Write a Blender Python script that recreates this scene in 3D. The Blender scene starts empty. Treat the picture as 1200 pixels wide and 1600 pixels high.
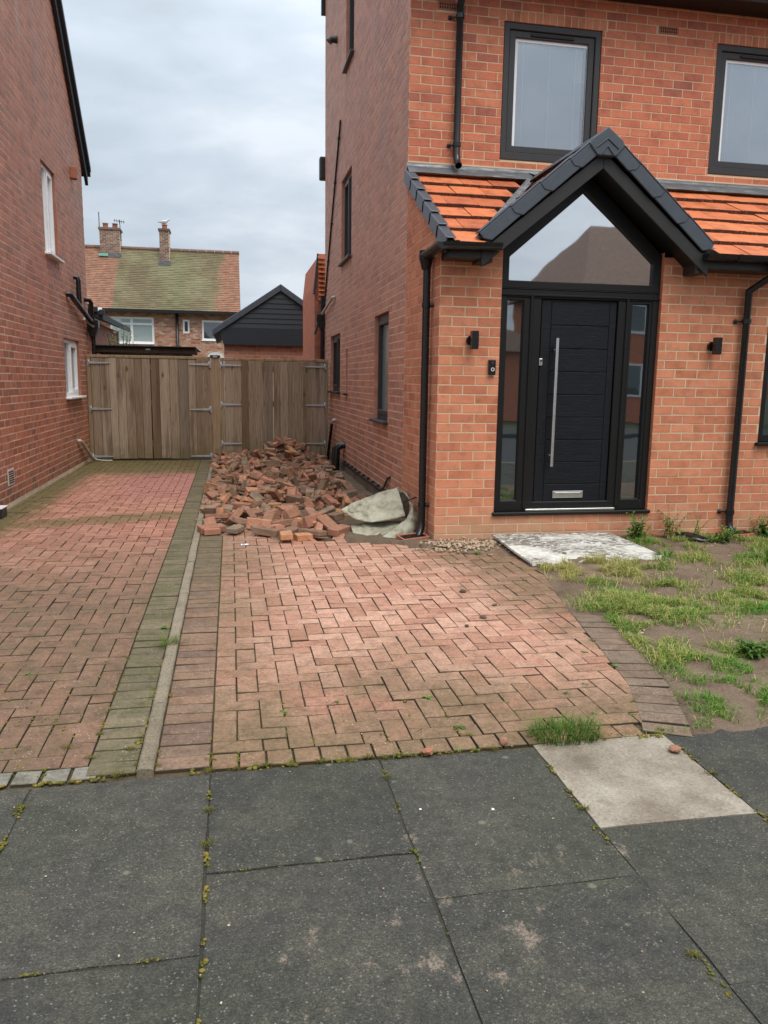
import bpy, bmesh, math, random
from mathutils import Vector, Matrix, noise

sc = bpy.context.scene
COL = sc.collection
rnd = random.Random(7)
R = math.radians

# ------------------------------------------------------------------ camera
CAM_H = 1.434
F_PX = 1223.4                      # focal length in pixels of a 1200x1600 frame
YAW, PITCH, ROLL = 0.1928, 0.16565, 0.01405
_r = Vector((math.cos(YAW), -math.sin(YAW), 0)); _f = Vector((math.sin(YAW), math.cos(YAW), 0)); _u = Vector((0, 0, 1))
FW = math.cos(PITCH) * _f - math.sin(PITCH) * _u
U2 = math.cos(PITCH) * _u + math.sin(PITCH) * _f
RT = math.cos(ROLL) * _r + math.sin(ROLL) * U2
UP = math.cos(ROLL) * U2 - math.sin(ROLL) * _r
cam_d = bpy.data.cameras.new('camera')
cam = bpy.data.objects.new('camera', cam_d); COL.objects.link(cam)
cam_d.sensor_fit = 'VERTICAL'; cam_d.sensor_height = 36.0; cam_d.sensor_width = 27.0
cam_d.lens = 36.0 * F_PX / 1600.0
cam_d.clip_start = 0.05; cam_d.clip_end = 2000
m = Matrix((RT, UP, -FW)).transposed().to_4x4(); m.translation = Vector((0, 0, CAM_H))
cam.matrix_world = m
sc.camera = cam

def to_px(P):
    d = Vector(P) - Vector((0, 0, CAM_H)); z = d.dot(FW)
    if z < 0.05: return None
    return 600 + F_PX * d.dot(RT) / z, 800 - F_PX * d.dot(UP) / z

# ------------------------------------------------------------------ node helper
class NT:
    def __init__(s, nt):
        s.nt = nt; s.n = nt.nodes; s.l = nt.links
    def node(s, typ, **kw):
        nd = s.n.new(typ)
        for k, v in kw.items(): setattr(nd, k, v)
        return nd
    def put(s, sock, v):
        if v is None: return
        if isinstance(v, bpy.types.NodeSocket): s.l.new(v, sock)
        elif isinstance(v, (tuple, list)) and sock.type == 'RGBA' and len(v) == 3: sock.default_value = (*v, 1)
        else: sock.default_value = v
    def math(s, op, a, b=None, c=None, clamp=False):
        nd = s.node('ShaderNodeMath', operation=op, use_clamp=clamp)
        s.put(nd.inputs[0], a); s.put(nd.inputs[1], b); s.put(nd.inputs[2], c)
        return nd.outputs[0]
    def vmath(s, op, a, b=None):
        nd = s.node('ShaderNodeVectorMath', operation=op); s.put(nd.inputs[0], a); s.put(nd.inputs[1], b)
        return nd.outputs[0]
    def mix(s, fac, a, b, blend='MIX'):
        nd = s.node('ShaderNodeMix', data_type='RGBA', blend_type=blend)
        s.put(nd.inputs[0], fac); s.put(nd.inputs[6], a); s.put(nd.inputs[7], b)
        return nd.outputs[2]
    def noise(s, vec, scale, detail=4, rough=.55, dist=0):
        nd = s.node('ShaderNodeTexNoise'); s.put(nd.inputs['Vector'], vec)
        nd.inputs['Scale'].default_value = scale; nd.inputs['Detail'].default_value = detail
        nd.inputs['Roughness'].default_value = rough; nd.inputs['Distortion'].default_value = dist
        return nd.outputs[0]
    def voronoi(s, vec, scale, feature='F1', rand=1):
        nd = s.node('ShaderNodeTexVoronoi', feature=feature); s.put(nd.inputs['Vector'], vec)
        nd.inputs['Scale'].default_value = scale; nd.inputs['Randomness'].default_value = rand
        return nd.outputs
    def ramp(s, fac, stops, interp='LINEAR'):
        nd = s.node('ShaderNodeValToRGB'); cr = nd.color_ramp; cr.interpolation = interp
        while len(cr.elements) < len(stops): cr.elements.new(.5)
        for e, (p, c) in zip(cr.elements, stops):
            e.position = p; e.color = (*c, 1) if len(c) == 3 else c
        s.put(nd.inputs[0], fac); return nd.outputs[0]
    def smooth(s, x, a, b, lo=0, hi=1):
        nd = s.node('ShaderNodeMapRange', interpolation_type='SMOOTHSTEP')
        s.put(nd.inputs[0], x); nd.inputs[1].default_value = a; nd.inputs[2].default_value = b
        nd.inputs[3].default_value = lo; nd.inputs[4].default_value = hi
        return nd.outputs[0]
    def pos(s): return s.node('ShaderNodeNewGeometry').outputs['Position']
    def sep(s, v):
        nd = s.node('ShaderNodeSeparateXYZ'); s.put(nd.inputs[0], v); return nd.outputs
    def comb(s, x, y, z):
        nd = s.node('ShaderNodeCombineXYZ'); s.put(nd.inputs[0], x); s.put(nd.inputs[1], y); s.put(nd.inputs[2], z); return nd.outputs[0]
    def mapping(s, v, scale=(1, 1, 1), rot=(0, 0, 0)):
        nd = s.node('ShaderNodeMapping'); s.put(nd.inputs[0], v); nd.inputs['Scale'].default_value = scale; nd.inputs['Rotation'].default_value = rot
        return nd.outputs[0]
    def bump(s, h, strength=.5, dist=.005, normal=None):
        nd = s.node('ShaderNodeBump'); s.put(nd.inputs['Height'], h); nd.inputs['Strength'].default_value = strength
        nd.inputs['Distance'].default_value = dist; s.put(nd.inputs['Normal'], normal); return nd.outputs[0]
    def piece_random(s):
        """random number per piece: per object and, inside joined meshes, per piece attribute"""
        a = s.node('ShaderNodeAttribute', attribute_name='rnd').outputs['Fac']
        o = s.node('ShaderNodeObjectInfo').outputs['Random']
        return s.math('FRACT', s.math('ADD', a, o))

def new_mat(name, rough=.6, spec=.5, metal=0.0, color=None):
    mt = bpy.data.materials.new(name); mt.use_nodes = True
    t = NT(mt.node_tree); b = mt.node_tree.nodes['Principled BSDF']
    b.inputs['Roughness'].default_value = rough; b.inputs['Metallic'].default_value = metal
    b.inputs['Specular IOR Level'].default_value = spec
    if color: b.inputs['Base Color'].default_value = (*color, 1)
    return mt, t, b

# ------------------------------------------------------------------ sky and light
SUN_EL, SUN_AZ = 58.0, 160.0       # the sun stands behind the camera, veiled by cloud
W = bpy.data.worlds.new('World'); sc.world = W; W.use_nodes = True
t = NT(W.node_tree); bg = W.node_tree.nodes['Background']
sky = t.node('ShaderNodeTexSky', sky_type='NISHITA', sun_disc=False)
sky.sun_elevation = R(SUN_EL); sky.sun_rotation = R(SUN_AZ); sky.air_density = 1.0; sky.dust_density = 3.0; sky.ozone_density = 1.5
dirv = t.node('ShaderNodeTexCoord').outputs['Generated']
dx, dy, dz = t.sep(dirv)
up = t.math('MAXIMUM', dz, 0.0)
den = t.math('ADD', up, 0.30)
cl = t.comb(t.math('DIVIDE', dx, den), t.math('DIVIDE', dy, den), t.math('MULTIPLY', dz, 1.2))
n1 = t.noise(t.mapping(cl, (1.0, 1.0, 1.0), (0, 0, .5)), 1.6, 5, .5, .35)
n2 = t.noise(t.mapping(cl, (1, 1.6, 1), (.3, .2, 1.1)), 4.5, 6, .55, .2)
nn = t.math('ADD', t.math('MULTIPLY', n1, .75), t.math('MULTIPLY', n2, .25))
clouds = t.ramp(nn, [(.34, (.43, .475, .52)), (.45, (.475, .545, .620)), (.54, (.555, .62, .695)), (.64, (.68, .735, .80))])
grad = t.math('ADD', 0.75, t.math('MULTIPLY', t.math('POWER', up, 2.0), 1.75))   # an overcast sky is brightest overhead
clouds = t.vmath('MULTIPLY', clouds, t.comb(grad, grad, grad))
clear = t.vmath('MULTIPLY', sky.outputs[0], (.08, .08, .08))
t.put(bg.inputs['Color'], t.mix(.93, clear, clouds)); bg.inputs['Strength'].default_value = 1.0

sun_d = bpy.data.lights.new('sun', 'SUN'); sun_d.energy = 1.5; sun_d.angle = R(35); sun_d.color = (1, .94, .84)
sun = bpy.data.objects.new('sun', sun_d); COL.objects.link(sun)
_sd = Vector((math.sin(R(SUN_AZ)) * math.cos(R(SUN_EL)), math.cos(R(SUN_AZ)) * math.cos(R(SUN_EL)), math.sin(R(SUN_EL))))
sun.rotation_euler = _sd.to_track_quat('Z', 'Y').to_euler(); sun.location = (6, -8, 20)
sc.cycles.max_bounces = 6; sc.cycles.diffuse_bounces = 3; sc.cycles.glossy_bounces = 3; sc.cycles.transparent_max_bounces = 6
sc.view_settings.view_transform = 'Standard'; sc.view_settings.look = 'None'
sc.view_settings.exposure = 0.58; sc.view_settings.gamma = 1; sc.view_settings.use_curve_mapping = False

# ------------------------------------------------------------------ mesh helpers
WL = {}                            # world location of every parent
class MB:
    def __init__(s): s.v = []; s.f = []; s.r = []; s.mi = []; s.cur = 0.0; s.m = 0
    def add(s, vs, fs, rv=None, mi=None):
        o = len(s.v); s.v.extend([tuple(x) for x in vs])
        for f in fs:
            s.f.append(tuple(i + o for i in f)); s.r.append(s.cur if rv is None else rv); s.mi.append(s.m if mi is None else mi)
        return s
    def box(s, x0, x1, y0, y1, z0, z1, **k):
        return s.add([(x0, y0, z0), (x1, y0, z0), (x1, y1, z0), (x0, y1, z0), (x0, y0, z1), (x1, y0, z1), (x1, y1, z1), (x0, y1, z1)],
                     [(0, 3, 2, 1), (4, 5, 6, 7), (0, 1, 5, 4), (1, 2, 6, 5), (2, 3, 7, 6), (3, 0, 4, 7)], **k)
    def mbox(s, M, u0, u1, z0, z1, d0, d1, **k):
        P = [M(u0, z0, d0), M(u1, z0, d0), M(u1, z0, d1), M(u0, z0, d1), M(u0, z1, d0), M(u1, z1, d0), M(u1, z1, d1), M(u0, z1, d1)]
        return s.add(P, [(0, 3, 2, 1), (4, 5, 6, 7), (0, 1, 5, 4), (1, 2, 6, 5), (2, 3, 7, 6), (3, 0, 4, 7)], **k)
    def prism(s, pts, off, **k):
        n = len(pts); off = Vector(off)
        vs = [Vector(p) for p in pts] + [Vector(p) + off for p in pts]
        fs = [tuple(range(n)), tuple(range(2 * n - 1, n - 1, -1))] + [(i, (i + 1) % n, n + (i + 1) % n, n + i) for i in range(n)]
        return s.add(vs, fs, **k)
    def ring(s, M, u0, u1, z0, z1, tk, d0, d1, **k):
        """mitred rectangular frame; tk is one width or (left, right, bottom, top)"""
        l, r_, b, tp = (tk,) * 4 if not isinstance(tk, tuple) else tk
        o = [(u0, z0), (u1, z0), (u1, z1), (u0, z1)]; i = [(u0 + l, z0 + b), (u1 - r_, z0 + b), (u1 - r_, z1 - tp), (u0 + l, z1 - tp)]
        vs = [M(a, b_, d) for d in (d0, d1) for L_ in (o, i) for a, b_ in L_]
        fs = []
        for q in range(4):
            w = (q + 1) % 4
            fs += [(q, w, 4 + w, 4 + q), (8 + q, 12 + q, 12 + w, 8 + w), (q, 8 + q, 8 + w, w), (4 + q, 4 + w, 12 + w, 12 + q)]
        return s.add(vs, fs, **k)
    def tube(s, path, rad, n=12, caps=True, **k):
        path = [Vector(p) for p in path]; vs = []; fs = []
        rads = rad if isinstance(rad, (list, tuple)) else [rad] * len(path)
        tan0 = (path[1] - path[0]).normalized()
        a = tan0.orthogonal().normalized(); prev = tan0
        for i, p in enumerate(path):
            if i == 0: tn = tan0
            elif i == len(path) - 1: tn = (path[i] - path[i - 1]).normalized()
            else: tn = ((path[i + 1] - path[i]).normalized() + (path[i] - path[i - 1]).normalized()).normalized()
            a = (a - tn * a.dot(tn)).normalized(); b = tn.cross(a)
            seg = (path[i] - path[i - 1]).normalized() if i else tan0
            st = 1 / max(.5, tn.dot(seg))
            for q in range(n):
                an = 2 * math.pi * q / n; off = a * math.cos(an) + b * math.sin(an)
                vs.append(p + off * rads[i])
        for i in range(len(path) - 1):
            for q in range(n):
                w = (q + 1) % n; fs.append((i * n + q, i * n + w, (i + 1) * n + w, (i + 1) * n + q))
        if caps: fs += [tuple(range(n - 1, -1, -1)), tuple(range((len(path) - 1) * n, len(path) * n))]
        return s.add(vs, fs, **k)
    def gutter(s, p0, p1, rad, drop=Vector((0, 0, -1)), n=10, **k):
        p0 = Vector(p0); p1 = Vector(p1); tn = (p1 - p0).normalized(); side = tn.cross(drop).normalized()
        prof = [(side * math.cos(a) * rr + drop * math.sin(a) * rr * .95) for rr, rg in ((rad, range(n + 1)), (rad - .006, range(n, -1, -1))) for a in [math.pi * i / n for i in rg]]
        m_ = len(prof); vs = [p0 + q for q in prof] + [p1 + q for q in prof]
        fs = [(i, (i + 1) % m_, m_ + (i + 1) % m_, m_ + i) for i in range(m_)]
        s.add(vs, fs, **k)
        for P in (p0, p1):        # end caps
            vs = [P + q for q in prof[:n + 1]]; s.add(vs, [tuple(range(n + 1))], **k)
        return s
    def bm(s):
        b = bmesh.new(); bv = [b.verts.new(x) for x in s.v]; lay = b.faces.layers.float.new('rnd')
        for f, rv, mi in zip(s.f, s.r, s.mi):
            try: nf = b.faces.new([bv[i] for i in f])
            except ValueError: continue
            nf[lay] = rv; nf.material_index = mi
        return b
    def build(s, name, mat, parent=None, bevel=0, smooth=False, recalc=True, kind=None, seg=1, weld=False):
        b = s.bm()
        if weld: bmesh.ops.remove_doubles(b, verts=b.verts, dist=1e-5)
        if recalc: bmesh.ops.recalc_face_normals(b, faces=b.faces)
        if bevel: bmesh.ops.bevel(b, geom=[e for e in b.edges if len(e.link_faces) == 2 and e.calc_face_angle(0) > .35], offset=bevel, segments=seg, profile=.6, affect='EDGES', clamp_overlap=True)
        if parent is not None:
            o = WL.get(parent, Vector((0, 0, 0)))
            bmesh.ops.translate(b, verts=b.verts, vec=-o)
        me = bpy.data.meshes.new(name); b.to_mesh(me); b.free()
        for mt in (mat if isinstance(mat, (list, tuple)) else [mat]): me.materials.append(mt)
        if smooth: me.polygons.foreach_set('use_smooth', [True] * len(me.polygons))
        ob = bpy.data.objects.new(name, me); COL.objects.link(ob)
        if parent is not None: ob.parent = parent; WL[ob] = WL.get(parent, Vector((0, 0, 0)))
        else: WL[ob] = Vector((0, 0, 0))
        if kind: ob['kind'] = kind
        return ob

def tag(o, label, cat, group=None):
    o['label'] = label; o['category'] = cat
    if group: o['group'] = group
    return o
def thing(name, loc, label, cat, group=None):
    o = bpy.data.objects.new(name, None); COL.objects.link(o); o.location = loc; o.empty_display_size = .2
    WL[o] = Vector(loc); return tag(o, label, cat, group)
def place(me_or_obj_mesh, name, parent, loc, rot=(0, 0, 0), scale=None):
    """link a piece that shares mesh data"""
    ob = bpy.data.objects.new(name, me_or_obj_mesh); COL.objects.link(ob)
    o = WL.get(parent, Vector((0, 0, 0))) if parent is not None else Vector((0, 0, 0))
    ob.location = Vector(loc) - o; ob.rotation_euler = rot
    if scale: ob.scale = scale
    if parent is not None: ob.parent = parent
    return ob
def smooth_by_angle(ob, deg=40):
    me = ob.data
    me.polygons.foreach_set('use_smooth', [True] * len(me.polygons))
    b = bmesh.new(); b.from_mesh(me)
    for e in b.edges: e.smooth = not (len(e.link_faces) == 2 and e.calc_face_angle(0) > R(deg))
    b.to_mesh(me); b.free()
    return ob
def rect_minus(rects, hole):
    hu0, hu1, hz0, hz1 = hole; out = []
    for (a, b, c, d) in rects:
        if b <= hu0 or a >= hu1 or d <= hz0 or c >= hz1: out.append((a, b, c, d)); continue
        if a < hu0: out.append((a, hu0, c, d))
        if b > hu1: out.append((hu1, b, c, d))
        ma, mb_ = max(a, hu0), min(b, hu1)
        if c < hz0: out.append((ma, mb_, c, hz0))
        if d > hz1: out.append((ma, mb_, hz1, d))
    return out
def clip_half(poly, n, c):
    """keep the part of a 2-D polygon where n.p <= c"""
    out = []
    for i in range(len(poly)):
        p, q = poly[i], poly[(i + 1) % len(poly)]
        dp = n[0] * p[0] + n[1] * p[1] - c; dq = n[0] * q[0] + n[1] * q[1] - c
        if dp <= 0: out.append(p)
        if (dp < 0 < dq) or (dq < 0 < dp):
            k = dp / (dp - dq); out.append((p[0] + (q[0] - p[0]) * k, p[1] + (q[1] - p[1]) * k))
    return out
def area2(poly):
    return abs(sum(poly[i][0] * poly[(i + 1) % len(poly)][1] - poly[(i + 1) % len(poly)][0] * poly[i][1] for i in range(len(poly)))) / 2

# ------------------------------------------------------------------ materials
def brick_mat(name, stops, speck=.35, bump=.35, stain=None, rough=.88):
    mt, t, b = new_mat(name, rough, .35 if rough > .7 else .45)
    pr = t.piece_random(); p = t.pos()
    c = t.ramp(pr, stops)
    n = t.noise(p, 9, 3, .6); c = t.mix(.55, c, t.ramp(n, [(.3, (.62, .6, .6)), (.5, (1, 1, 1)), (.72, (1.22, 1.16, 1.1))]), 'MULTIPLY')
    f = t.noise(p, 90, 3, .7); c = t.mix(speck, c, t.ramp(f, [(.35, (.6, .57, .55)), (.5, (1, 1, 1)), (.7, (1.3, 1.28, 1.22))]), 'MULTIPLY')
    if stain: c = stain(t, c, p)
    t.put(b.inputs['Base Color'], c)
    h = t.math('ADD', t.math('MULTIPLY', t.noise(p, 160, 2, .7), .5), t.noise(p, 25, 2, .6))
    t.put(b.inputs['Normal'], t.bump(h, bump, .006))
    return mt
def wash_stain(t, c, p):
    """lime bloom and soot that have settled on the old side walls"""
    x, y, z = t.sep(p)
    n = t.noise(t.mapping(p, (1, 1.0, .6)), 1.1, 3, .6)
    c = t.mix(t.math('MULTIPLY', t.smooth(n, .48, .72), .35), c, (.25, .165, .135))
    n2 = t.noise(t.mapping(p, (1, 1.6, .35)), 1.7, 3, .65)
    c = t.mix(t.math('MULTIPLY', t.smooth(n2, .52, .78), .45), c, (.42, .30, .26))
    low = t.math('MULTIPLY', t.smooth(z, .45, .02), t.smooth(t.noise(p, 6, 4), .3, .7))
    return t.mix(t.math('MULTIPLY', low, .6), c, (.085, .075, .055))
def new_stain(t, c, p):
    x, y, z = t.sep(p)
    n = t.noise(p, 2.2, 5, .65)
    sand = t.math('MULTIPLY', t.smooth(z, .42, .06), t.smooth(n, .36, .58))
    c = t.mix(t.math('MULTIPLY', sand, .62), c, (.50, .33, .20))
    eff = t.math('MULTIPLY', t.smooth(t.noise(p, 14, 5, .7), .56, .75), .22)
    return t.mix(eff, c, (.55, .42, .34))
M_BRICK_NEW = brick_mat('new_orange_brick', [(0, (.49, .172, .090)), (.3, (.57, .212, .116)), (.6, (.62, .248, .138)), (.85, (.56, .216, .120)), (1, (.47, .166, .092))], .3, .3, new_stain)
M_BRICK_MAIN = brick_mat('front_red_brick', [(0, (.37, .128, .088)), (.12, (.46, .150, .092)), (.45, (.54, .178, .100)), (.8, (.60, .220, .122)), (1, (.47, .150, .090))], .4, .35)
M_BRICK_OLD = brick_mat('side_wall_brick', [(0, (.42, .172, .112)), (.3, (.52, .218, .136)), (.6, (.58, .255, .160)), (.85, (.50, .220, .145)), (1, (.39, .172, .122))], .45, .45, wash_stain, .56)
M_BRICK_LEFT = brick_mat('left_wall_brick', [(0, (.33, .120, .072)), (.3, (.43, .155, .090)), (.6, (.50, .190, .112)), (.85, (.42, .160, .100)), (1, (.30, .124, .084))], .45, .45, wash_stain, .56)
M_BRICK_FAR = brick_mat('far_multi_brick', [(0, (.24, .09, .06)), (.25, (.40, .16, .10)), (.5, (.46, .24, .16)), (.75, (.36, .20, .15)), (1, (.55, .40, .30))], .3, .3)
M_BRICK_CHIM = brick_mat('chimney_brick', [(0, (.15, .09, .07)), (.5, (.24, .15, .12)), (1, (.34, .24, .19))], .4, .4)

def mortar_mat(name, col, dark):
    mt, t, b = new_mat(name, .95, .2); p = t.pos()
    n = t.noise(p, 30, 4, .6)
    t.put(b.inputs['Base Color'], t.mix(t.smooth(t.noise(p, 3, 4), .35, .7), dark, t.mix(n, col, dark)))
    t.put(b.inputs['Normal'], t.bump(t.noise(p, 220, 3), .5, .004))
    return mt
M_MORTAR_NEW = mortar_mat('sandy_mortar', (.76, .61, .42), (.60, .46, .30))
M_MORTAR_OLD = mortar_mat('old_pale_mortar', (.88, .73, .57), (.58, .45, .34))
M_MORTAR_FAR = mortar_mat('far_mortar', (.5, .4, .3), (.4, .3, .22))

def flat_mat(name, col, rough=.5, spec=.5, metal=0, nscale=40, var=.12, bump=.05, bscale=300):
    mt, t, b = new_mat(name, rough, spec, metal); p = t.pos()
    n = t.noise(p, nscale, 4, .6)
    t.put(b.inputs['Base Color'], t.mix(1, col, t.ramp(n, [(.25, (1 - var,) * 3), (.75, (1 + var,) * 3)]), 'MULTIPLY'))
    t.put(b.inputs['Roughness'], t.math('ADD', rough - .06, t.math('MULTIPLY', t.noise(p, 12, 4), .12)))
    if bump: t.put(b.inputs['Normal'], t.bump(t.noise(p, bscale, 3), bump, .002))
    return mt
M_FRAME = flat_mat('anthracite_window_foil', (.034, .034, .035), .45, .4, 0, 60, .15, .25, 500)
M_BLACKFRAME = flat_mat('black_door_frame_foil', (.0085, .0082, .0078), .45, .3, 0, 60, .15, .25, 500)
M_PVC = flat_mat('black_gutter_plastic', (.009, .0092, .010), .28, .5, 0, 20, .2, .06, 40)
M_FASCIA = flat_mat('dark_brown_barge_board', (.026, .0235, .0225), .45, .4, 0, 30, .12, .15, 300)
M_SOFFIT = flat_mat('black_soffit_board', (.006, .006, .006), .5, .4)
M_CAP = flat_mat('slate_grey_verge_cap', (.058, .068, .084), .42, .5, 0, 25, .14, .2, 250)
M_WHITE = flat_mat('white_window_plastic', (.84, .85, .86), .35, .5, 0, 10, .05, .02)
M_GREYPIPE = flat_mat('grey_pipe_plastic', (.50, .47, .42), .45, .5, 0, 20, .2, .1)
M_STEEL = flat_mat('brushed_steel', (.74, .74, .73), .3, .5, 1, 50, .08, .05)
M_GALV = flat_mat('galvanised_hinge_steel', (.42, .44, .46), .45, .5, .55, 35, .25, .1)
M_TERRA = flat_mat('terracotta', (.36, .14, .085), .85, .3, 0, 40, .25, .3)
M_DARKVOID = flat_mat('dark_interior', (.010, .010, .011), .9, .2, 0, 5, .1, 0)
M_BLIND = flat_mat('white_blind_slat', (.52, .58, .66), .6, .4, 0, 8, .05, 0)
M_ALARM = flat_mat('dark_plastic_box', (.02, .021, .023), .35)
M_ZINC = flat_mat('pale_dish_enamel', (.74, .75, .74), .5, .4, 0, 12, .08, 0)
M_SLATBLACK = flat_mat('black_cladding_board', (.016, .021, .028), .45, .5, 0, 20, .2, .2, 200)

def lead_mat():
    mt, t, b = new_mat('lead_flashing', .5, .5, .2); p = t.pos()
    n = t.noise(t.mapping(p, (2, 2, 9)), 3, 5, .6, .6)
    t.put(b.inputs['Base Color'], t.ramp(n, [(.3, (.085, .092, .102)), (.55, (.13, .14, .15)), (.8, (.34, .34, .35))]))
    t.put(b.inputs['Normal'], t.bump(t.noise(t.mapping(p, (1, 1, 2)), 7, 4), .5, .03)); return mt
M_LEAD = lead_mat()

def door_mat():
    mt, t, b = new_mat('navy_black_door_skin', .5, .25); p = t.pos()
    g = t.noise(t.mapping(p, (3, 3, 110)), 2.2, 5, .65, .8)
    t.put(b.inputs['Base Color'], t.ramp(g, [(.3, (.0030, .0034, .0055)), (.7, (.0075, .0085, .0125))]))
    t.put(b.inputs['Normal'], t.bump(g, .8, .005)); return mt
M_DOOR = door_mat()

def glass_mat(name, base, fac, trans=0.0, rough=.02):
    """coated pane: mirror layer over a dark or see-through body"""
    mt = bpy.data.materials.new(name); mt.use_nodes = True; t = NT(mt.node_tree)
    for nd in list(t.n): t.n.remove(nd)
    out = t.node('ShaderNodeOutputMaterial')
    gl = t.node('ShaderNodeBsdfGlossy'); gl.inputs['Roughness'].default_value = rough; gl.inputs['Color'].default_value = (.96, .98, 1, 1)
    df = t.node('ShaderNodeBsdfDiffuse'); df.inputs['Color'].default_value = (*base, 1)
    tr = t.node('ShaderNodeBsdfTransparent'); tr.inputs['Color'].default_value = (.95, .97, .98, 1)
    body = t.node('ShaderNodeMixShader'); body.inputs[0].default_value = trans
    t.l.new(df.outputs[0], body.inputs[1]); t.l.new(tr.outputs[0], body.inputs[2])
    fr = t.node('ShaderNodeFresnel'); fr.inputs[0].default_value = 1.5
    nz = t.bump(t.noise(t.pos(), 1.6, 2), .025, .05)
    t.l.new(nz, gl.inputs['Normal'])
    k = t.math('MAXIMUM', t.math('ADD', fac, t.math('MULTIPLY', fr.outputs[0], 1 - fac)), fac, clamp=True)
    mx = t.node('ShaderNodeMixShader'); t.put(mx.inputs[0], k); t.l.new(body.outputs[0], mx.inputs[1]); t.l.new(gl.outputs[0], mx.inputs[2])
    t.l.new(mx.outputs[0], out.inputs[0]); return mt
M_GLASS = glass_mat('door_glass', (.012, .016, .018), .72)
M_GLASS_SIDE = glass_mat('sidelight_glass', (.010, .016, .017), .26)
M_GLASS_BLIND = glass_mat('clear_pane_over_blind', (.2, .2, .2), .16, .985)
M_GLASS_FROST = glass_mat('frosted_pane', (.20, .25, .24), .16, 0, .22)
M_GLASS_DARK = glass_mat('dark_pane', (.02, .028, .032), .12)
M_GLASS_PALE = glass_mat('pane_before_net_curtain', (.40, .47, .46), .18)

def tile_mat():
    mt, t, b = new_mat('orange_roof_tile', .62, .45); p = t.pos(); pr = t.piece_random()
    c = t.ramp(pr, [(0, (.46, .115, .042)), (.3, (.62, .170, .060)), (.7, (.70, .215, .078)), (1, (.54, .140, .055))])
    n = t.noise(p, 6, 4, .65); c = t.mix(.9, c, t.ramp(n, [(.28, (.52, .46, .44)), (.5, (.95, .93, .92)), (.75, (1.15, 1.15, 1.2))]), 'MULTIPLY')
    c = t.mix(t.smooth(t.noise(p, 38, 3, .7), .52, .75, 0, .4), c, (.16, .085, .045))
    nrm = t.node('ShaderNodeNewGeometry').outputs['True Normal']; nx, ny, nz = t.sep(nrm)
    edge = t.math('MULTIPLY', t.smooth(t.noise(p, 45, 3), .15, .5), t.smooth(nz, .55, .25))      # tile tails: dirt, plus the shadow gap between rows painted dark
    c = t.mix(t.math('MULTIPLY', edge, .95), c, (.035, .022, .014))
    t.put(b.inputs['Base Color'], c); t.put(b.inputs['Normal'], t.bump(t.noise(p, 180, 3), .25, .004)); return mt
M_TILE = tile_mat()

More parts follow.
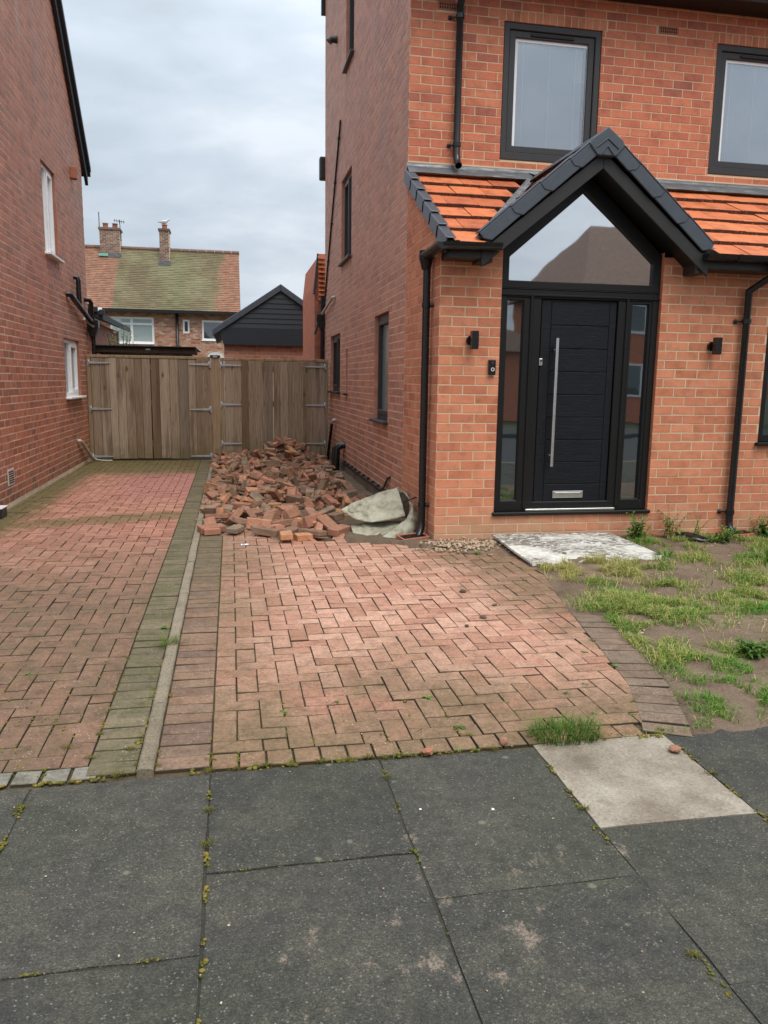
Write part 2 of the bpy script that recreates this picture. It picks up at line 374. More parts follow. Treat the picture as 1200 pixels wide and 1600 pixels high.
def paver_mat(name, kind):
    """pressed paving blocks: worn red, with grime and moss growing from the edges and joints"""
    mt, t, b = new_mat(name, .86, .35); p = t.pos(); x, y, z = t.sep(p); pr = t.piece_random()
    big = t.noise(p, .9, 4, .55); mid = t.noise(p, 4.5, 5, .6); fine = t.noise(p, 60, 4, .7); grain = t.noise(p, 330, 2, .6)
    if kind == 'right':
        c = t.ramp(pr, [(0, (.36, .175, .115)), (.3, (.47, .250, .172)), (.75, (.53, .305, .218)), (1, (.41, .195, .130))])
        # grime: strongest near the front strip, along the left edge and the right edge
        g = t.math('MAXIMUM', t.smooth(t.math('ADD', y, t.math('MULTIPLY', t.math('SUBTRACT', big, .5), 2.2)), 4.35, 3.05),
                   t.math('MULTIPLY', t.smooth(t.math('ADD', x, t.math('MULTIPLY', t.math('SUBTRACT', big, .5), .9)), .55, -.10), .8))
        g = t.math('MAXIMUM', g, t.math('MULTIPLY', t.smooth(t.math('ADD', t.math('ADD', x, t.math('MULTIPLY', y, .12)), t.math('MULTIPLY', t.math('SUBTRACT', mid, .5), .9)), 2.05, 2.7), .9))
        c = t.mix(t.math('MULTIPLY', g, t.smooth(mid, .2, .6, .62, .98)), c, t.mix(t.noise(p, 2.1, 3), (.225, .132, .082), (.155, .112, .052)))
        red = t.math('MULTIPLY', t.smooth(t.noise(p, 1.7, 3), .52, .68), .35); c = t.mix(red, c, (.46, .19, .135))
    elif kind == 'left':
        c = t.ramp(pr, [(0, (.30, .128, .084)), (.3, (.40, .180, .122)), (.75, (.45, .225, .158)), (1, (.34, .145, .098))])
        pink = t.math('MULTIPLY', t.smooth(y, 9.2, 10.2), t.smooth(t.math('ADD', t.math('MULTIPLY', x, -1), t.math('MULTIPLY', mid, .5)), 2.0, 1.5))
        c = t.mix(t.math('MULTIPLY', pink, .6), c, (.40, .165, .150))
        # brown grime over the front half
        g = t.smooth(t.math('ADD', y, t.math('MULTIPLY', t.math('SUBTRACT', big, .5), 4.2)), 8.3, 4.9)
        c = t.mix(t.math('MULTIPLY', g, t.smooth(mid, .2, .65, .62, .97)), c, t.mix(t.noise(p, 2.4, 3), (.185, .105, .070), (.120, .092, .048)))
        # moss: against the house, in front of the gate, and one damp band across
        e1 = t.smooth(t.math('ADD', x, t.math('MULTIPLY', t.math('SUBTRACT', mid, .5), .5)), -1.85, -2.25)
        e2 = t.smooth(t.math('ADD', y, t.math('MULTIPLY', t.math('SUBTRACT', big, .5), 2.0)), 11.7, 12.7)
        yb = t.math('SUBTRACT', t.math('ADD', y, t.math('MULTIPLY', t.math('SUBTRACT', mid, .5), .6)), t.math('ADD', 8.6, t.math('MULTIPLY', x, .25)))
        e3 = t.math('MULTIPLY', t.smooth(t.math('ABSOLUTE', yb), .36, .12), .72)
        mo = t.math('MAXIMUM', t.math('MAXIMUM', e1, e2), e3)
        mo = t.math('MULTIPLY', mo, t.smooth(fine, .25, .55, .72, 1.0))
        mo = t.math('MULTIPLY', mo, t.smooth(y, 6.4, 7.8))
        c = t.mix(t.math('MULTIPLY', mo, .9), c, t.mix(mid, (.075, .070, .026), (.130, .125, .032)))
    elif kind == 'edge_left':
        c = t.ramp(pr, [(0, (.120, .098, .056)), (.5, (.155, .126, .074)), (1, (.190, .148, .090))])
        c = t.mix(t.smooth(mid, .35, .7, 0, .6), c, (.100, .092, .038))
    elif kind == 'edge_right':
        c = t.ramp(pr, [(0, (.175, .108, .070)), (.4, (.245, .145, .092)), (.8, (.215, .138, .092)), (1, (.160, .100, .072))])
        c = t.mix(t.smooth(t.math('ADD', y, t.math('MULTIPLY', mid, 1.5)), 5.5, 7, 0, .7), c, (.125, .105, .060))
    elif kind == 'edge_far':
        c = t.ramp(pr, [(0, (.160, .108, .074)), (.5, (.215, .145, .102)), (1, (.180, .130, .092))])
    else:   # grey setts
        c = t.ramp(pr, [(0, (.185, .165, .130)), (.5, (.235, .215, .175)), (1, (.205, .185, .15))])
        c = t.mix(t.smooth(mid, .5, .7, 0, .5), c, (.09, .085, .06))
    c = t.mix(.8, c, t.ramp(t.noise(p, 13, 4, .68), [(.28, (.55, .52, .48)), (.48, (.95, .95, .94)), (.7, (1.22, 1.2, 1.16))]), 'MULTIPLY')
    c = t.mix(.8, c, t.ramp(fine, [(.3, (.58, .56, .53)), (.5, (1, 1, 1)), (.72, (1.32, 1.31, 1.28))]), 'MULTIPLY')
    c = t.mix(.5, c, t.ramp(grain, [(.3, (.7, .7, .7)), (.55, (1, 1, 1)), (.75, (1.35, 1.34, 1.3))]), 'MULTIPLY')
    sp = t.math('MULTIPLY', t.smooth(t.voronoi(p, 62)[0], .17, .09), t.smooth(t.noise(p, 6, 2), .42, .6))   # lichen specks
    c = t.mix(t.math('MULTIPLY', sp, .75), c, (.58, .55, .46))
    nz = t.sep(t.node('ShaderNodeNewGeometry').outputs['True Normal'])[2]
    c = t.mix(t.smooth(nz, .95, .75, 0, .5), c, t.mix(t.smooth(mid, .4, .6), (.105, .070, .042), (.075, .078, .022)))            # dirt on the chamfers, tinted darker to stand in for edge shading
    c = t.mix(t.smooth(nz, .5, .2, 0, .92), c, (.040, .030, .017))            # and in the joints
    t.put(b.inputs['Base Color'], c)
    h = t.math('ADD', t.math('MULTIPLY', grain, .4), fine)
    t.put(b.inputs['Normal'], t.bump(h, .45, .006)); return mt
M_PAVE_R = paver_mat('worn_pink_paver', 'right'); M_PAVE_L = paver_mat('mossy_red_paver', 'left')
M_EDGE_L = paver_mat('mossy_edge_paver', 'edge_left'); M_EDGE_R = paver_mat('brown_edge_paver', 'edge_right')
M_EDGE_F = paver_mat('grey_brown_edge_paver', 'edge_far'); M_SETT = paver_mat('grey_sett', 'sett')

def soil_mat(name, a, b_, c_):
    mt, t, b = new_mat(name, .92, .3); p = t.pos()
    n = t.noise(p, 2.3, 6, .62); f = t.noise(p, 70, 4, .7)
    c = t.ramp(n, [(.3, a), (.5, b_), (.72, c_)])
    c = t.mix(.6, c, t.ramp(f, [(.3, (.6, .6, .58)), (.5, (1, 1, 1)), (.75, (1.4, 1.38, 1.3))]), 'MULTIPLY')
    t.put(b.inputs['Base Color'], c)
    t.put(b.inputs['Normal'], t.bump(t.math('ADD', t.noise(p, 22, 6, .7), t.math('MULTIPLY', f, .4)), .9, .03)); return mt
M_JOINT = soil_mat('joint_dirt', (.080, .056, .032), (.115, .080, .046), (.090, .085, .030))
M_SOIL = soil_mat('bare_garden_soil', (.135, .088, .058), (.205, .140, .095), (.265, .190, .132))
M_MUD = soil_mat('rubble_mud', (.085, .062, .040), (.125, .092, .060), (.17, .13, .085))
M_DIRT = soil_mat('loose_brown_dirt', (.105, .070, .045), (.155, .108, .070), (.21, .152, .102))
M_PAVEJOINT = soil_mat('pavement_joint_grit', (.045, .041, .030), (.060, .055, .040), (.075, .072, .035))
M_EARTH = soil_mat('far_ground', (.06, .065, .03), (.075, .08, .035), (.10, .10, .05))

def slab_mat(name, light):
    mt, t, b = new_mat(name, .88, .4); p = t.pos(); x, y, z = t.sep(p); pr = t.piece_random()
    mid = t.noise(p, 3.2, 5, .6); big = t.noise(p, 1.1, 3, .5)
    if light:
        c = t.ramp(mid, [(.3, (.150, .118, .084)), (.48, (.255, .212, .160)), (.72, (.40, .35, .28))])
        c = t.mix(.8, c, t.ramp(t.noise(p, 85, 4, .7), [(.3, (.55, .52, .5)), (.5, (1, 1, 1)), (.7, (1.25, 1.25, 1.25))]), 'MULTIPLY'); c = t.mix(t.smooth(t.noise(p, 11, 4, .7), .5, .7, 0, .6), c, (.17, .13, .09))
        t.put(b.inputs['Base Color'], c); t.put(b.inputs['Normal'], t.bump(t.noise(p, 150, 4, .7), .4, .004)); return mt
    v = t.voronoi(p, 230); chip = t.voronoi(p, 120)
    c = t.ramp(pr, [(0, (.049, .046, .039)), (.5, (.060, .056, .047)), (1, (.073, .068, .055))])
    c = t.mix(t.smooth(mid, .40, .68, 0, .7), c, (.088, .082, .060)); c = t.mix(t.smooth(big, .45, .62, 0, .55), c, (.052, .056, .036))
    c = t.mix(.7, c, t.ramp(t.noise(p, 16, 4, .65), [(.3, (.62, .62, .62)), (.5, (1, 1, 1)), (.7, (1.3, 1.28, 1.22))]), 'MULTIPLY')
    c = t.mix(.8, c, t.ramp(t.sep(v[1])[0], [(0, (.58, .58, .58)), (.45, (.9, .9, .9)), (.8, (1.2, 1.19, 1.16)), (1, (1.8, 1.77, 1.68))]), 'MULTIPLY')
    st = t.math('MULTIPLY', t.math('LESS_THAN', t.sep(chip[1])[1], .13), t.smooth(chip[0], .42, .30))
    c = t.mix(t.math('MULTIPLY', st, .45), c, t.mix(t.sep(chip[1])[2], (.19, .18, .15), (.34, .32, .27)))
    # worn places where the pale bedding shows, in streaks toward the middle of the path
    wx = t.math('ADD', t.math('MULTIPLY', t.math('SUBTRACT', x, .62), 1.0), t.math('MULTIPLY', t.math('SUBTRACT', y, 1.90), -.6))
    reg = t.math('MULTIPLY', t.smooth(t.math('ABSOLUTE', wx), .75, .15), t.smooth(t.math('ABSOLUTE', t.math('SUBTRACT', y, 1.85)), .6, .2))
    w = t.noise(t.mapping(p, (1.5, 1.0, 1), (0, 0, -.5)), 6.5, 6, .7)
    wear = t.smooth(t.math('ADD', w, t.math('MULTIPLY', reg, .11)), .665, .76)
    wear = t.math('MULTIPLY', wear, t.smooth(t.noise(p, 120, 3, .7), .38, .58, .15, 1))
    c = t.mix(t.math('MULTIPLY', wear, .62), c, (.36, .27, .20))
    li = t.math('MULTIPLY', t.math('LESS_THAN', t.sep(t.voronoi(p, 9)[1])[0], .22), t.smooth(t.math('ADD', t.voronoi(p, 9)[0], t.math('MULTIPLY', t.noise(p, 70, 3), .12)), .20, .12))
    c = t.mix(t.math('MULTIPLY', li, .5), c, (.25, .26, .17))
    t.put(b.inputs['Base Color'], c)
    h = t.math('ADD', t.math('MULTIPLY', v[0], -1.0), t.math('MULTIPLY', t.noise(p, 400, 2), .4))
    t.put(b.inputs['Normal'], t.bump(h, .7, .006)); return mt
M_SLAB = slab_mat('dark_aggregate_slab', False); M_SLAB_PALE = slab_mat('pale_concrete_slab', True)
M_KERB = brick_mat('lichened_concrete_edging', [(0, (.21, .172, .118)), (.5, (.255, .212, .150)), (1, (.19, .155, .105))], .9, .6)
M_TARMAC = flat_mat('road_tarmac', (.055, .055, .056), .9, .3, 0, 60, .3, .5, 150)

def wood_mat(name, stops, dark):
    mt, t, b = new_mat(name, .8, .3); p = t.pos(); pr = t.piece_random(); x, y, z = t.sep(p)
    off = t.comb(t.math('MULTIPLY', pr, 13.0), 0.0, t.math('MULTIPLY', pr, 31.0))
    q = t.vmath('ADD', p, off)
    g = t.noise(t.mapping(q, (26, 26, 1.1)), 2.4, 6, .62, .9)
    c = t.ramp(pr, stops)
    c = t.mix(.75, c, t.ramp(g, [(.28, (.42, .38, .34)), (.5, (1, 1, 1)), (.72, (1.42, 1.38, 1.32))]), 'MULTIPLY')
    kv = t.voronoi(t.mapping(q, (5.5, 5.5, 2.4)), 1.0); kn = t.math('MULTIPLY', t.smooth(kv[0], .17, .06), t.math('LESS_THAN', t.sep(kv[1])[0], .75))
    c = t.mix(t.math('MULTIPLY', kn, .75), c, (.055, .034, .022))
    ws = t.noise(t.mapping(q, (7, 7, .5)), 1.0, 4, .6)
    c = t.mix(t.math('MULTIPLY', t.smooth(ws, .52, .68), .75), c, dark)
    alg = t.math('MULTIPLY', t.math('MAXIMUM', t.smooth(z, .55, .05), t.math('MULTIPLY', t.smooth(z, 1.1, 1.8), t.smooth(t.noise(t.mapping(q, (5, 5, .3)), 1.0, 3), .58, .7))), t.smooth(t.noise(p, 6, 4), .3, .6))
    c = t.mix(t.math('MULTIPLY', alg, .5), c, (.115, .095, .030))
    t.put(b.inputs['Base Color'], c); t.put(b.inputs['Normal'], t.bump(g, .5, .006)); return mt
M_WOOD = wood_mat('weathered_gate_wood', [(0, (.150, .098, .060)), (.3, (.250, .180, .120)), (.6, (.36, .285, .212)), (.8, (.285, .210, .145)), (1, (.20, .155, .118))], (.105, .066, .038))
M_WOOD_FRAME = wood_mat('gate_frame_wood', [(0, (.27, .195, .12)), (1, (.31, .225, .14))], (.16, .10, .055))
M_WOOD_BROWN = wood_mat('dark_brown_timber', [(0, (.050, .032, .021)), (1, (.065, .040, .027))], (.03, .02, .014))

def rubble_mat():
    mt, t, b = new_mat('broken_paver', .9, .3); p = t.pos(); pr = t.piece_random()
    c = t.ramp(pr, [(0, (.19, .125, .082)), (.22, (.27, .155, .100)), (.42, (.36, .165, .105)), (.60, (.46, .200, .130)), (.72, (.235, .190, .135)), (.86, (.52, .240, .150)), (.955, (.56, .270, .130)), (1, (.30, .165, .110))])
    n = t.noise(p, 11, 5, .65); f = t.noise(p, 80, 4, .7)
    x, y, z = t.sep(p)
    mud = t.math('MULTIPLY', t.smooth(n, .40, .62), t.smooth(y, 6.9, 9.5, .40, .90))
    c = t.mix(t.math('MULTIPLY', mud, .68), c, t.mix(f, (.078, .060, .036), (.145, .115, .068)))
    c = t.mix(.5, c, t.ramp(f, [(.3, (.6, .6, .6)), (.5, (1, 1, 1)), (.75, (1.4, 1.38, 1.3))]), 'MULTIPLY')
    t.put(b.inputs['Base Color'], c); t.put(b.inputs['Normal'], t.bump(t.math('ADD', n, f), .7, .008)); return mt
M_RUBBLE = rubble_mat()

def leaf_mat(name, stops, rough=.6):
    mt, t, b = new_mat(name, rough, .3); pr = t.piece_random()
    c = t.ramp(pr, stops); c = t.mix(.4, c, t.ramp(t.noise(t.pos(), 25, 3), [(.3, (.7, .7, .7)), (.7, (1.3, 1.3, 1.2))]), 'MULTIPLY')
    t.put(b.inputs['Base Color'], c)
    b.inputs['Subsurface Weight'].default_value = 0
    tr = t.node('ShaderNodeBsdfTranslucent'); t.put(tr.inputs[0], c)
    mx = t.node('ShaderNodeMixShader'); mx.inputs[0].default_value = .3
    out = [n for n in t.n if n.type == 'OUTPUT_MATERIAL'][0]
    t.l.new(b.outputs[0], mx.inputs[1]); t.l.new(tr.outputs[0], mx.inputs[2]); t.l.new(mx.outputs[0], out.inputs[0]); return mt
M_GRASS = leaf_mat('lawn_grass', [(0, (.075, .190, .020)), (.35, (.140, .300, .036)), (.6, (.230, .350, .050)), (.8, (.40, .38, .085)), (1, (.55, .47, .22))])
M_TUFT = leaf_mat('tuft_grass', [(0, (.060, .125, .016)), (.5, (.115, .205, .030)), (.85, (.21, .26, .06)), (1, (.42, .36, .17))])
M_WEED = leaf_mat('weed_leaf', [(0, (.050, .120, .018)), (.5, (.100, .200, .032)), (1, (.20, .30, .06))])
M_MOSS = leaf_mat('joint_moss', [(0, (.095, .095, .018)), (.4, (.17, .150, .026)), (.75, (.33, .225, .045)), (1, (.12, .16, .03))], .9)
M_SHRUB = leaf_mat('shrub_leaf', [(0, (.10, .14, .05)), (.5, (.22, .25, .10)), (1, (.42, .42, .22))])

def sack_mat():
    mt, t, b = new_mat('dirty_canvas', .78, .3); p = t.pos()
    n = t.noise(p, 8, 6, .72); f = t.noise(p, 40, 4, .7)
    c = t.ramp(n, [(.28, (.13, .105, .07)), (.40, (.30, .275, .195)), (.55, (.42, .40, .30)), (.8, (.50, .48, .38))])
    c = t.mix(.4, c, t.ramp(f, [(.3, (.6, .6, .55)), (.55, (1, 1, 1)), (.75, (1.15, 1.15, 1.1))]), 'MULTIPLY')
    t.put(b.inputs['Base Color'], c)
    t.put(b.inputs['Normal'], t.bump(t.math('ADD', t.noise(p, 14, 4), t.math('MULTIPLY', t.noise(p, 500, 2), .08)), .5, .02)); return mt
M_SACK = sack_mat()
def board_mat():
    mt, t, b = new_mat('peeling_white_board', .75, .35); p = t.pos()
    n = t.noise(t.mapping(p, (2.0, 4.2, 1), (0, 0, .35)), 4.2, 6, .72, 2.2)
    fac = t.smooth(n, .475, .515)
    edge = t.noise(p, 2.2, 3)
    fac = t.math('MULTIPLY', fac, t.smooth(t.math('ADD', edge, t.math('MULTIPLY', t.math('SUBTRACT', t.sep(p)[1], 6.15), .22)), .42, .56))
    c = t.mix(t.math('MULTIPLY', fac, .85), t.ramp(t.noise(p, 18, 4), [(.3, (.52, .48, .40)), (.6, (.70, .68, .62))]), (.10, .072, .052))
    t.put(b.inputs['Base Color'], c); t.put(b.inputs['Normal'], t.bump(t.math('MULTIPLY', fac, -1), .6, .006)); return mt
M_BOARD = board_mat()
def pebble_mat():
    mt, t, b = new_mat('flint_pebble', .7, .4); pr = t.piece_random()
    t.put(b.inputs['Base Color'], t.ramp(pr, [(0, (.20, .14, .09)), (.3, (.33, .22, .13)), (.6, (.44, .33, .21)), (.85, (.52, .43, .31)), (1, (.32, .12, .075))])); return mt
M_PEBBLE = pebble_mat()
def far_roof_mat():
    mt, t, b = new_mat('old_mossy_roof_tile', .85, .3); p = t.pos(); x, y, z = t.sep(p); pr = t.piece_random()
    n = t.noise(p, .55, 4, .55); f = t.noise(p, 5, 4, .65)
    c = t.ramp(f, [(.3, (.22, .105, .066)), (.6, (.32, .170, .112))])
    mx = t.math('MULTIPLY', t.smooth(x, -5.6, -5.3), t.smooth(t.math('ADD', x, t.math('MULTIPLY', t.math('SUBTRACT', n, .5), 3.0)), -.0, -1.0))
    gr = t.mix(t.smooth(n, .38, .62), (.150, .130, .072), (.215, .205, .118))
    c = t.mix(t.math('MULTIPLY', mx, .88), c, gr)
    gr2 = t.math('MULTIPLY', t.smooth(t.math('ABSOLUTE', t.math('ADD', x, 2.6)), 1.3, .1), t.smooth(f, .3, .7)); c = t.mix(t.math('MULTIPLY', gr2, .55), c, (.155, .175, .085))
    c = t.mix(.45, c, t.ramp(pr, [(0, (.72, .72, .72)), (1, (1.25, 1.22, 1.2))]), 'MULTIPLY')
    t.put(b.inputs['Base Color'], c); t.put(b.inputs['Normal'], t.bump(t.noise(p, 20, 3), .4, .02)); return mt
M_FARROOF = far_roof_mat()
M_DARKROOF = flat_mat('dark_slate_tile', (.035, .04, .048), .6, .4, 0, 15, .25, .2)
M_BROWNROOF = flat_mat('brown_concrete_tile', (.11, .062, .042), .8, .3, 0, 6, .3, .2)
M_GULL = flat_mat('pale_grey_plumage', (.62, .63, .65), .7, .3, 0, 20, .1, 0)

# ------------------------------------------------------------------ ground, road, pavement
g = MB(); g.box(-400, 400, -400, 400, -.60, -.13); g.build('ground', M_EARTH, kind='structure')
g = MB(); g.box(-60, 60, -7.4, -.12, -.129, -.10); g.build('road', M_TARMAC, kind='structure')
g = MB(); g.box(-60, 60, -9.6, -7.4, -.129, .0); g.build('pavement', M_TARMAC, kind='structure')
g = MB(); g.box(-14, 14, -.10, 2.76, -.129, -.0092); pav = g.build('pavement', M_PAVEJOINT, kind='structure')
kb = MB(); kb.box(-14, 14, -.26, -.104, -.129, .004); kb.build('kerb', M_KERB, bevel=.015, kind='structure')

def slab_piece(name, x0, x1, y0, y1, mat, dz=0.0, parent=None, gap=.006, seed=0):
    """one flag: slightly worn edges, sunk joints"""
    rr = random.Random(seed); mb = MB(); nx, ny = 7, 7
    x0 += gap; x1 -= gap; y0 += gap; y1 -= gap; b = .006
    vs = []; tl = (rr.uniform(-.001, .001), rr.uniform(-.001, .001))
    for j in range(ny + 1):
        for i in range(nx + 1):
            x = x0 + (x1 - x0) * i / nx; y = y0 + (y1 - y0) * j / ny
            ed = i in (0, nx) or j in (0, ny)
            z = dz + tl[0] * (i / nx - .5) + tl[1] * (j / ny - .5)
            if ed:
                z -= .003 + rr.random() * .003
                x += rr.uniform(-.003, .003); y += rr.uniform(-.003, .003)
            vs.append((x, y, z))
    fs = [(j * (nx + 1) + i, j * (nx + 1) + i + 1, (j + 1) * (nx + 1) + i + 1, (j + 1) * (nx + 1) + i) for j in range(ny) for i in range(nx)]
    loop = [i for i in range(nx + 1)] + [j * (nx + 1) + nx for j in range(1, ny + 1)] + [ny * (nx + 1) + i for i in range(nx - 1, -1, -1)] + [j * (nx + 1) for j in range(ny - 1, 0, -1)]
    base = len(vs)
    vs += [(vs[i][0], vs[i][1], -.05) for i in loop]; n = len(loop)
    fs += [(loop[k], base + k, base + (k + 1) % n, loop[(k + 1) % n]) for k in range(n)]
    mb.add(vs, fs); return mb.build(name, mat, parent)
cols = [(-3.24, -2.61), (-2.61, -1.98), (-1.98, -1.35), (-1.35, -.72), (-.72, -.10), (-.10, .535), (.535, 1.165), (1.165, 1.745), (1.745, 2.375), (2.375, 3.005), (3.005, 3.635), (3.635, 4.265), (4.265, 4.9)]
cuts = {4: [1.82, .90, -.09], 5: [2.153, 1.24, .30, -.09], 6: [1.93, 1.0, -.09], 7: [2.182, 1.50, .6, -.09], 8: [1.98, 1.05, .12, -.09]}
si = 0
for ci, (a, b_) in enumerate(cols):
    top = 2.765 if ci < 7 else 2.80
    cs = cuts.get(ci, [[1.85, .92, -.09], [2.15, 1.24, .31, -.09]][ci % 2])
    for cy in cs:
        si += 1
        pale = (ci == 7 and top == 2.80)
        slab_piece('paving_slab', a, b_, cy, top, M_SLAB_PALE if pale else M_SLAB, rnd.uniform(-.0012, .0012) + (.002 if pale else 0), pav, (.0045 if ci in (4, 5) else .003) if not (ci == 7 and not pale) else .0025, si)
        top = cy
for sgn in (-1, 1):
    g = MB(); g.box(*((-14, -3.25) if sgn < 0 else (4.91, 14)), -.09, 2.76, -.05, .0); g.build('pavement_strip', M_SLAB, pav)

# ------------------------------------------------------------------ block paved drives
BW, BL, JG = .1, .2, .0024
PAVER = {}
def paver_mesh(pts, mat, var):
    """block top from a 2-D outline centred at the origin, with a small chamfer"""
    key = (tuple((round(a, 4), round(b, 4)) for a, b in pts), mat.name, var)
    if key in PAVER: return PAVER[key]
    rr = random.Random(var * 7 + 1); n = len(pts); mb = MB(); c = .0026
    cx = sum(p[0] for p in pts) / n; cy = sum(p[1] for p in pts) / n
    ins = []
    for (x, y) in pts:
        d = math.hypot(x - cx, y - cy) or 1; k = max(.3, 1 - c * 1.3 / d); ins.append((cx + (x - cx) * k, cy + (y - cy) * k, rr.uniform(-.0012, .0012)))
    vs = [(x, y, -.055) for x, y in pts] + [(x, y, -c) for x, y in pts] + ins
    fs = [tuple(range(2 * n, 3 * n))]
    for i in range(n):
        j = (i + 1) % n; fs += [(i, j, n + j, n + i), (n + i, n + j, 2 * n + j, 2 * n + i)]
    mb.add(vs, fs); b = mb.bm(); bmesh.ops.recalc_face_normals(b, faces=b.faces)
    me = bpy.data.meshes.new('paving_block'); b.to_mesh(me); b.free(); me.materials.append(mat); PAVER[key] = me
    return me
def px_area(corners):
    q = [to_px(c) for c in corners]
    if any(v is None for v in q): return 0
    cx = sum(v[0] for v in q) / len(q); cy = sum(v[1] for v in q) / len(q)
    if not (-20 < cx < 1220 and -20 < cy < 1620): return 0
    return area2(q)
def lay_blocks(parent, polys, zfun, limit=300):
    """polys: (outline, material). The largest in the picture become pieces, the rest one joined part per material"""
    items = []
    for pts, mt in polys:
        items.append((px_area([(x, y, 0) for x, y in pts]), pts, mt))
    items.sort(key=lambda q: -q[0])
    rest = {}
    for k, (ar, pts, mt) in enumerate(items):
        n = len(pts); cx = sum(p[0] for p in pts) / n; cy = sum(p[1] for p in pts) / n
        z = zfun(cx, cy) + rnd.gauss(0, .0012)
        loc = [(p[0] - cx, p[1] - cy) for p in pts]
        if k < limit and ar > 30:
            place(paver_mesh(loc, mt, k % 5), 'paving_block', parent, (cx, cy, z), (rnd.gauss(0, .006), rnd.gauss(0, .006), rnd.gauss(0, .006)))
        else:
            mb = rest.setdefault(mt.name, (MB(), mt))[0]; mb.cur = rnd.random()
            b = n; c = .0026; ins = [((x) * (1 - .0034 / max(.02, math.hypot(x, y))) + cx, y * (1 - .0034 / max(.02, math.hypot(x, y))) + cy, z) for x, y in loc]
            tl = rnd.gauss(0, .006)
            vs = [(x, y, z - .05) for x, y in pts] + [(x, y, z - c) for x, y in pts] + [(x, y, zz + tl * (y - cy)) for x, y, zz in ins]
            fs = [tuple(range(2 * n, 3 * n))]
            for i in range(n):
                j = (i + 1) % n; fs += [(i, j, n + j, n + i), (n + i, n + j, 2 * n + j, 2 * n + i)]
            mb.add(vs, fs)
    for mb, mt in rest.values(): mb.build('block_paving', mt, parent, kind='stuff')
def herringbone(x0, x1, y0, y1, mirror, ox, oy):
    out = []
    for j in range(int((y1 - y0) / BW) + 6):
        for i in range(int((x1 - x0) / BW) + 6):
            s = (i + j) % 4 if mirror else (i - j) % 4
            X = ox + (i - 3) * BW; Y = oy + (j - 3) * BW; g_ = JG + rnd.uniform(-.0008, .0012)
            if s == 0: out.append([(X + g_, Y + g_), (X + BL - g_, Y + g_), (X + BL - g_, Y + BW - g_), (X + g_, Y + BW - g_)])
            elif (not mirror and s == 2): out.append([(X + g_, Y - BW + g_), (X + BW - g_, Y - BW + g_), (X + BW - g_, Y + BW - g_), (X + g_, Y + BW - g_)])
            elif (mirror and s == 2): out.append([(X + g_, Y + g_), (X + BW - g_, Y + g_), (X + BW - g_, Y + BL - g_), (X + g_, Y + BL - g_)])
    return out
def clip_rect(poly, x0, x1, y0, y1):
    for n, c in (((-1, 0), -x0), ((1, 0), x1), ((0, -1), -y0), ((0, 1), y1)):
        poly = clip_half(poly, n, c)
        if len(poly) < 3: return []
    return poly
def bumpy(x, y): return .004 * noise.noise((x * .9, y * .9, 3.1)) + .003 * noise.noise((x * 3, y * 3, 7.7))

# left drive (next door)
g = MB(); g.box(-2.43, -.325, 2.77, 14.6, -.129, -.0125); drv_l = g.build('driveway', M_JOINT, kind='structure')
polys = []
for q in herringbone(-2.43, -.55, 2.90, 14.5, True, -.55 - 21 * BW, 2.885):
    q = clip_rect(q, -2.41, -.552, 2.886, 14.32)
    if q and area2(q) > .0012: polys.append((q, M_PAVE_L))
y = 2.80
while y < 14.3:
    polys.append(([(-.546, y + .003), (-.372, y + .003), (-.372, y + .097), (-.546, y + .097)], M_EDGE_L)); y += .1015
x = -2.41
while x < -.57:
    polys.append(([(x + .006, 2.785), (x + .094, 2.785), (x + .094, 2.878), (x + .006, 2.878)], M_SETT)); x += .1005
lay_blocks(drv_l, polys, bumpy)

# right drive, its right hand edge curves round the bare garden
INNER = [(2.7, 1.62), (2.9, 1.715), (3.3, 1.865), (3.9, 1.985), (4.3, 2.06), (4.8, 2.16), (5.4, 2.30), (6.0, 2.40), (7.5, 2.45)]
def inner_x(y):
    for (a, xa), (b, xb) in zip(INNER, INNER[1:]):
        if a <= y <= b: return xa + (xb - xa) * (y - a) / (b - a)
    return INNER[-1][1] if y > 6 else INNER[0][1]
g = MB(); g.prism([(-.325, 2.77, -.129), (inner_x(2.8) + .29, 2.77, -.129)] + [(inner_x(3.3) + .23, 3.3, -.129), (inner_x(3.9) + .23, 3.9, -.129), (inner_x(4.4) + .20, 4.4, -.129), (inner_x(4.45) - .02, 4.45, -.129), (inner_x(5.2) - .02, 5.2, -.129), (inner_x(6.0) - .02, 6.0, -.129), (inner_x(6.0) - .02, 6.1, -.129)] + [(1.6, 6.5, -.129), (1.75, 14.3, -.129), (-.325, 14.3, -.129)], (0, 0, .1165))
drv_r = g.build('driveway', M_JOINT, kind='structure')
polys = []
for q in herringbone(-.1, 2.5, 2.77, 9.4, False, -.1, 2.905):
    q = clip_rect(q, -.098, 2.6, 2.905, 9.3)
    if not q: continue
    ys = [p[1] for p in q]; a, b_ = min(ys), max(ys); xa, xb = inner_x(a) - .003, inner_x(b_) - .003
    # keep left of the chord of the inner line
    n = (b_ - a, -(xb - xa)); L = math.hypot(*n) or 1; n = (n[0] / L, n[1] / L); q = clip_half(q, n, n[0] * xa + n[1] * a)
    if len(q) < 3 or area2(q) < .0012: continue
    cx = sum(p[0] for p in q) / len(q); cy = sum(p[1] for p in q) / len(q)
    # the far right corner has been dug out: a ragged edge in front of the house corner
    lim = 6.92 - max(0, cx - .95) * .62 if cx > .75 else 9.3
    if cy > lim + .05 * noise.noise((cx * 6, cy * 6, 0)): continue
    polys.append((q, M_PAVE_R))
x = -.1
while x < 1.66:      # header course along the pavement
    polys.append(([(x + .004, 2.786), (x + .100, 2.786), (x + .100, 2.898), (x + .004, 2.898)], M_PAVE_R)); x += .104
y = 2.80
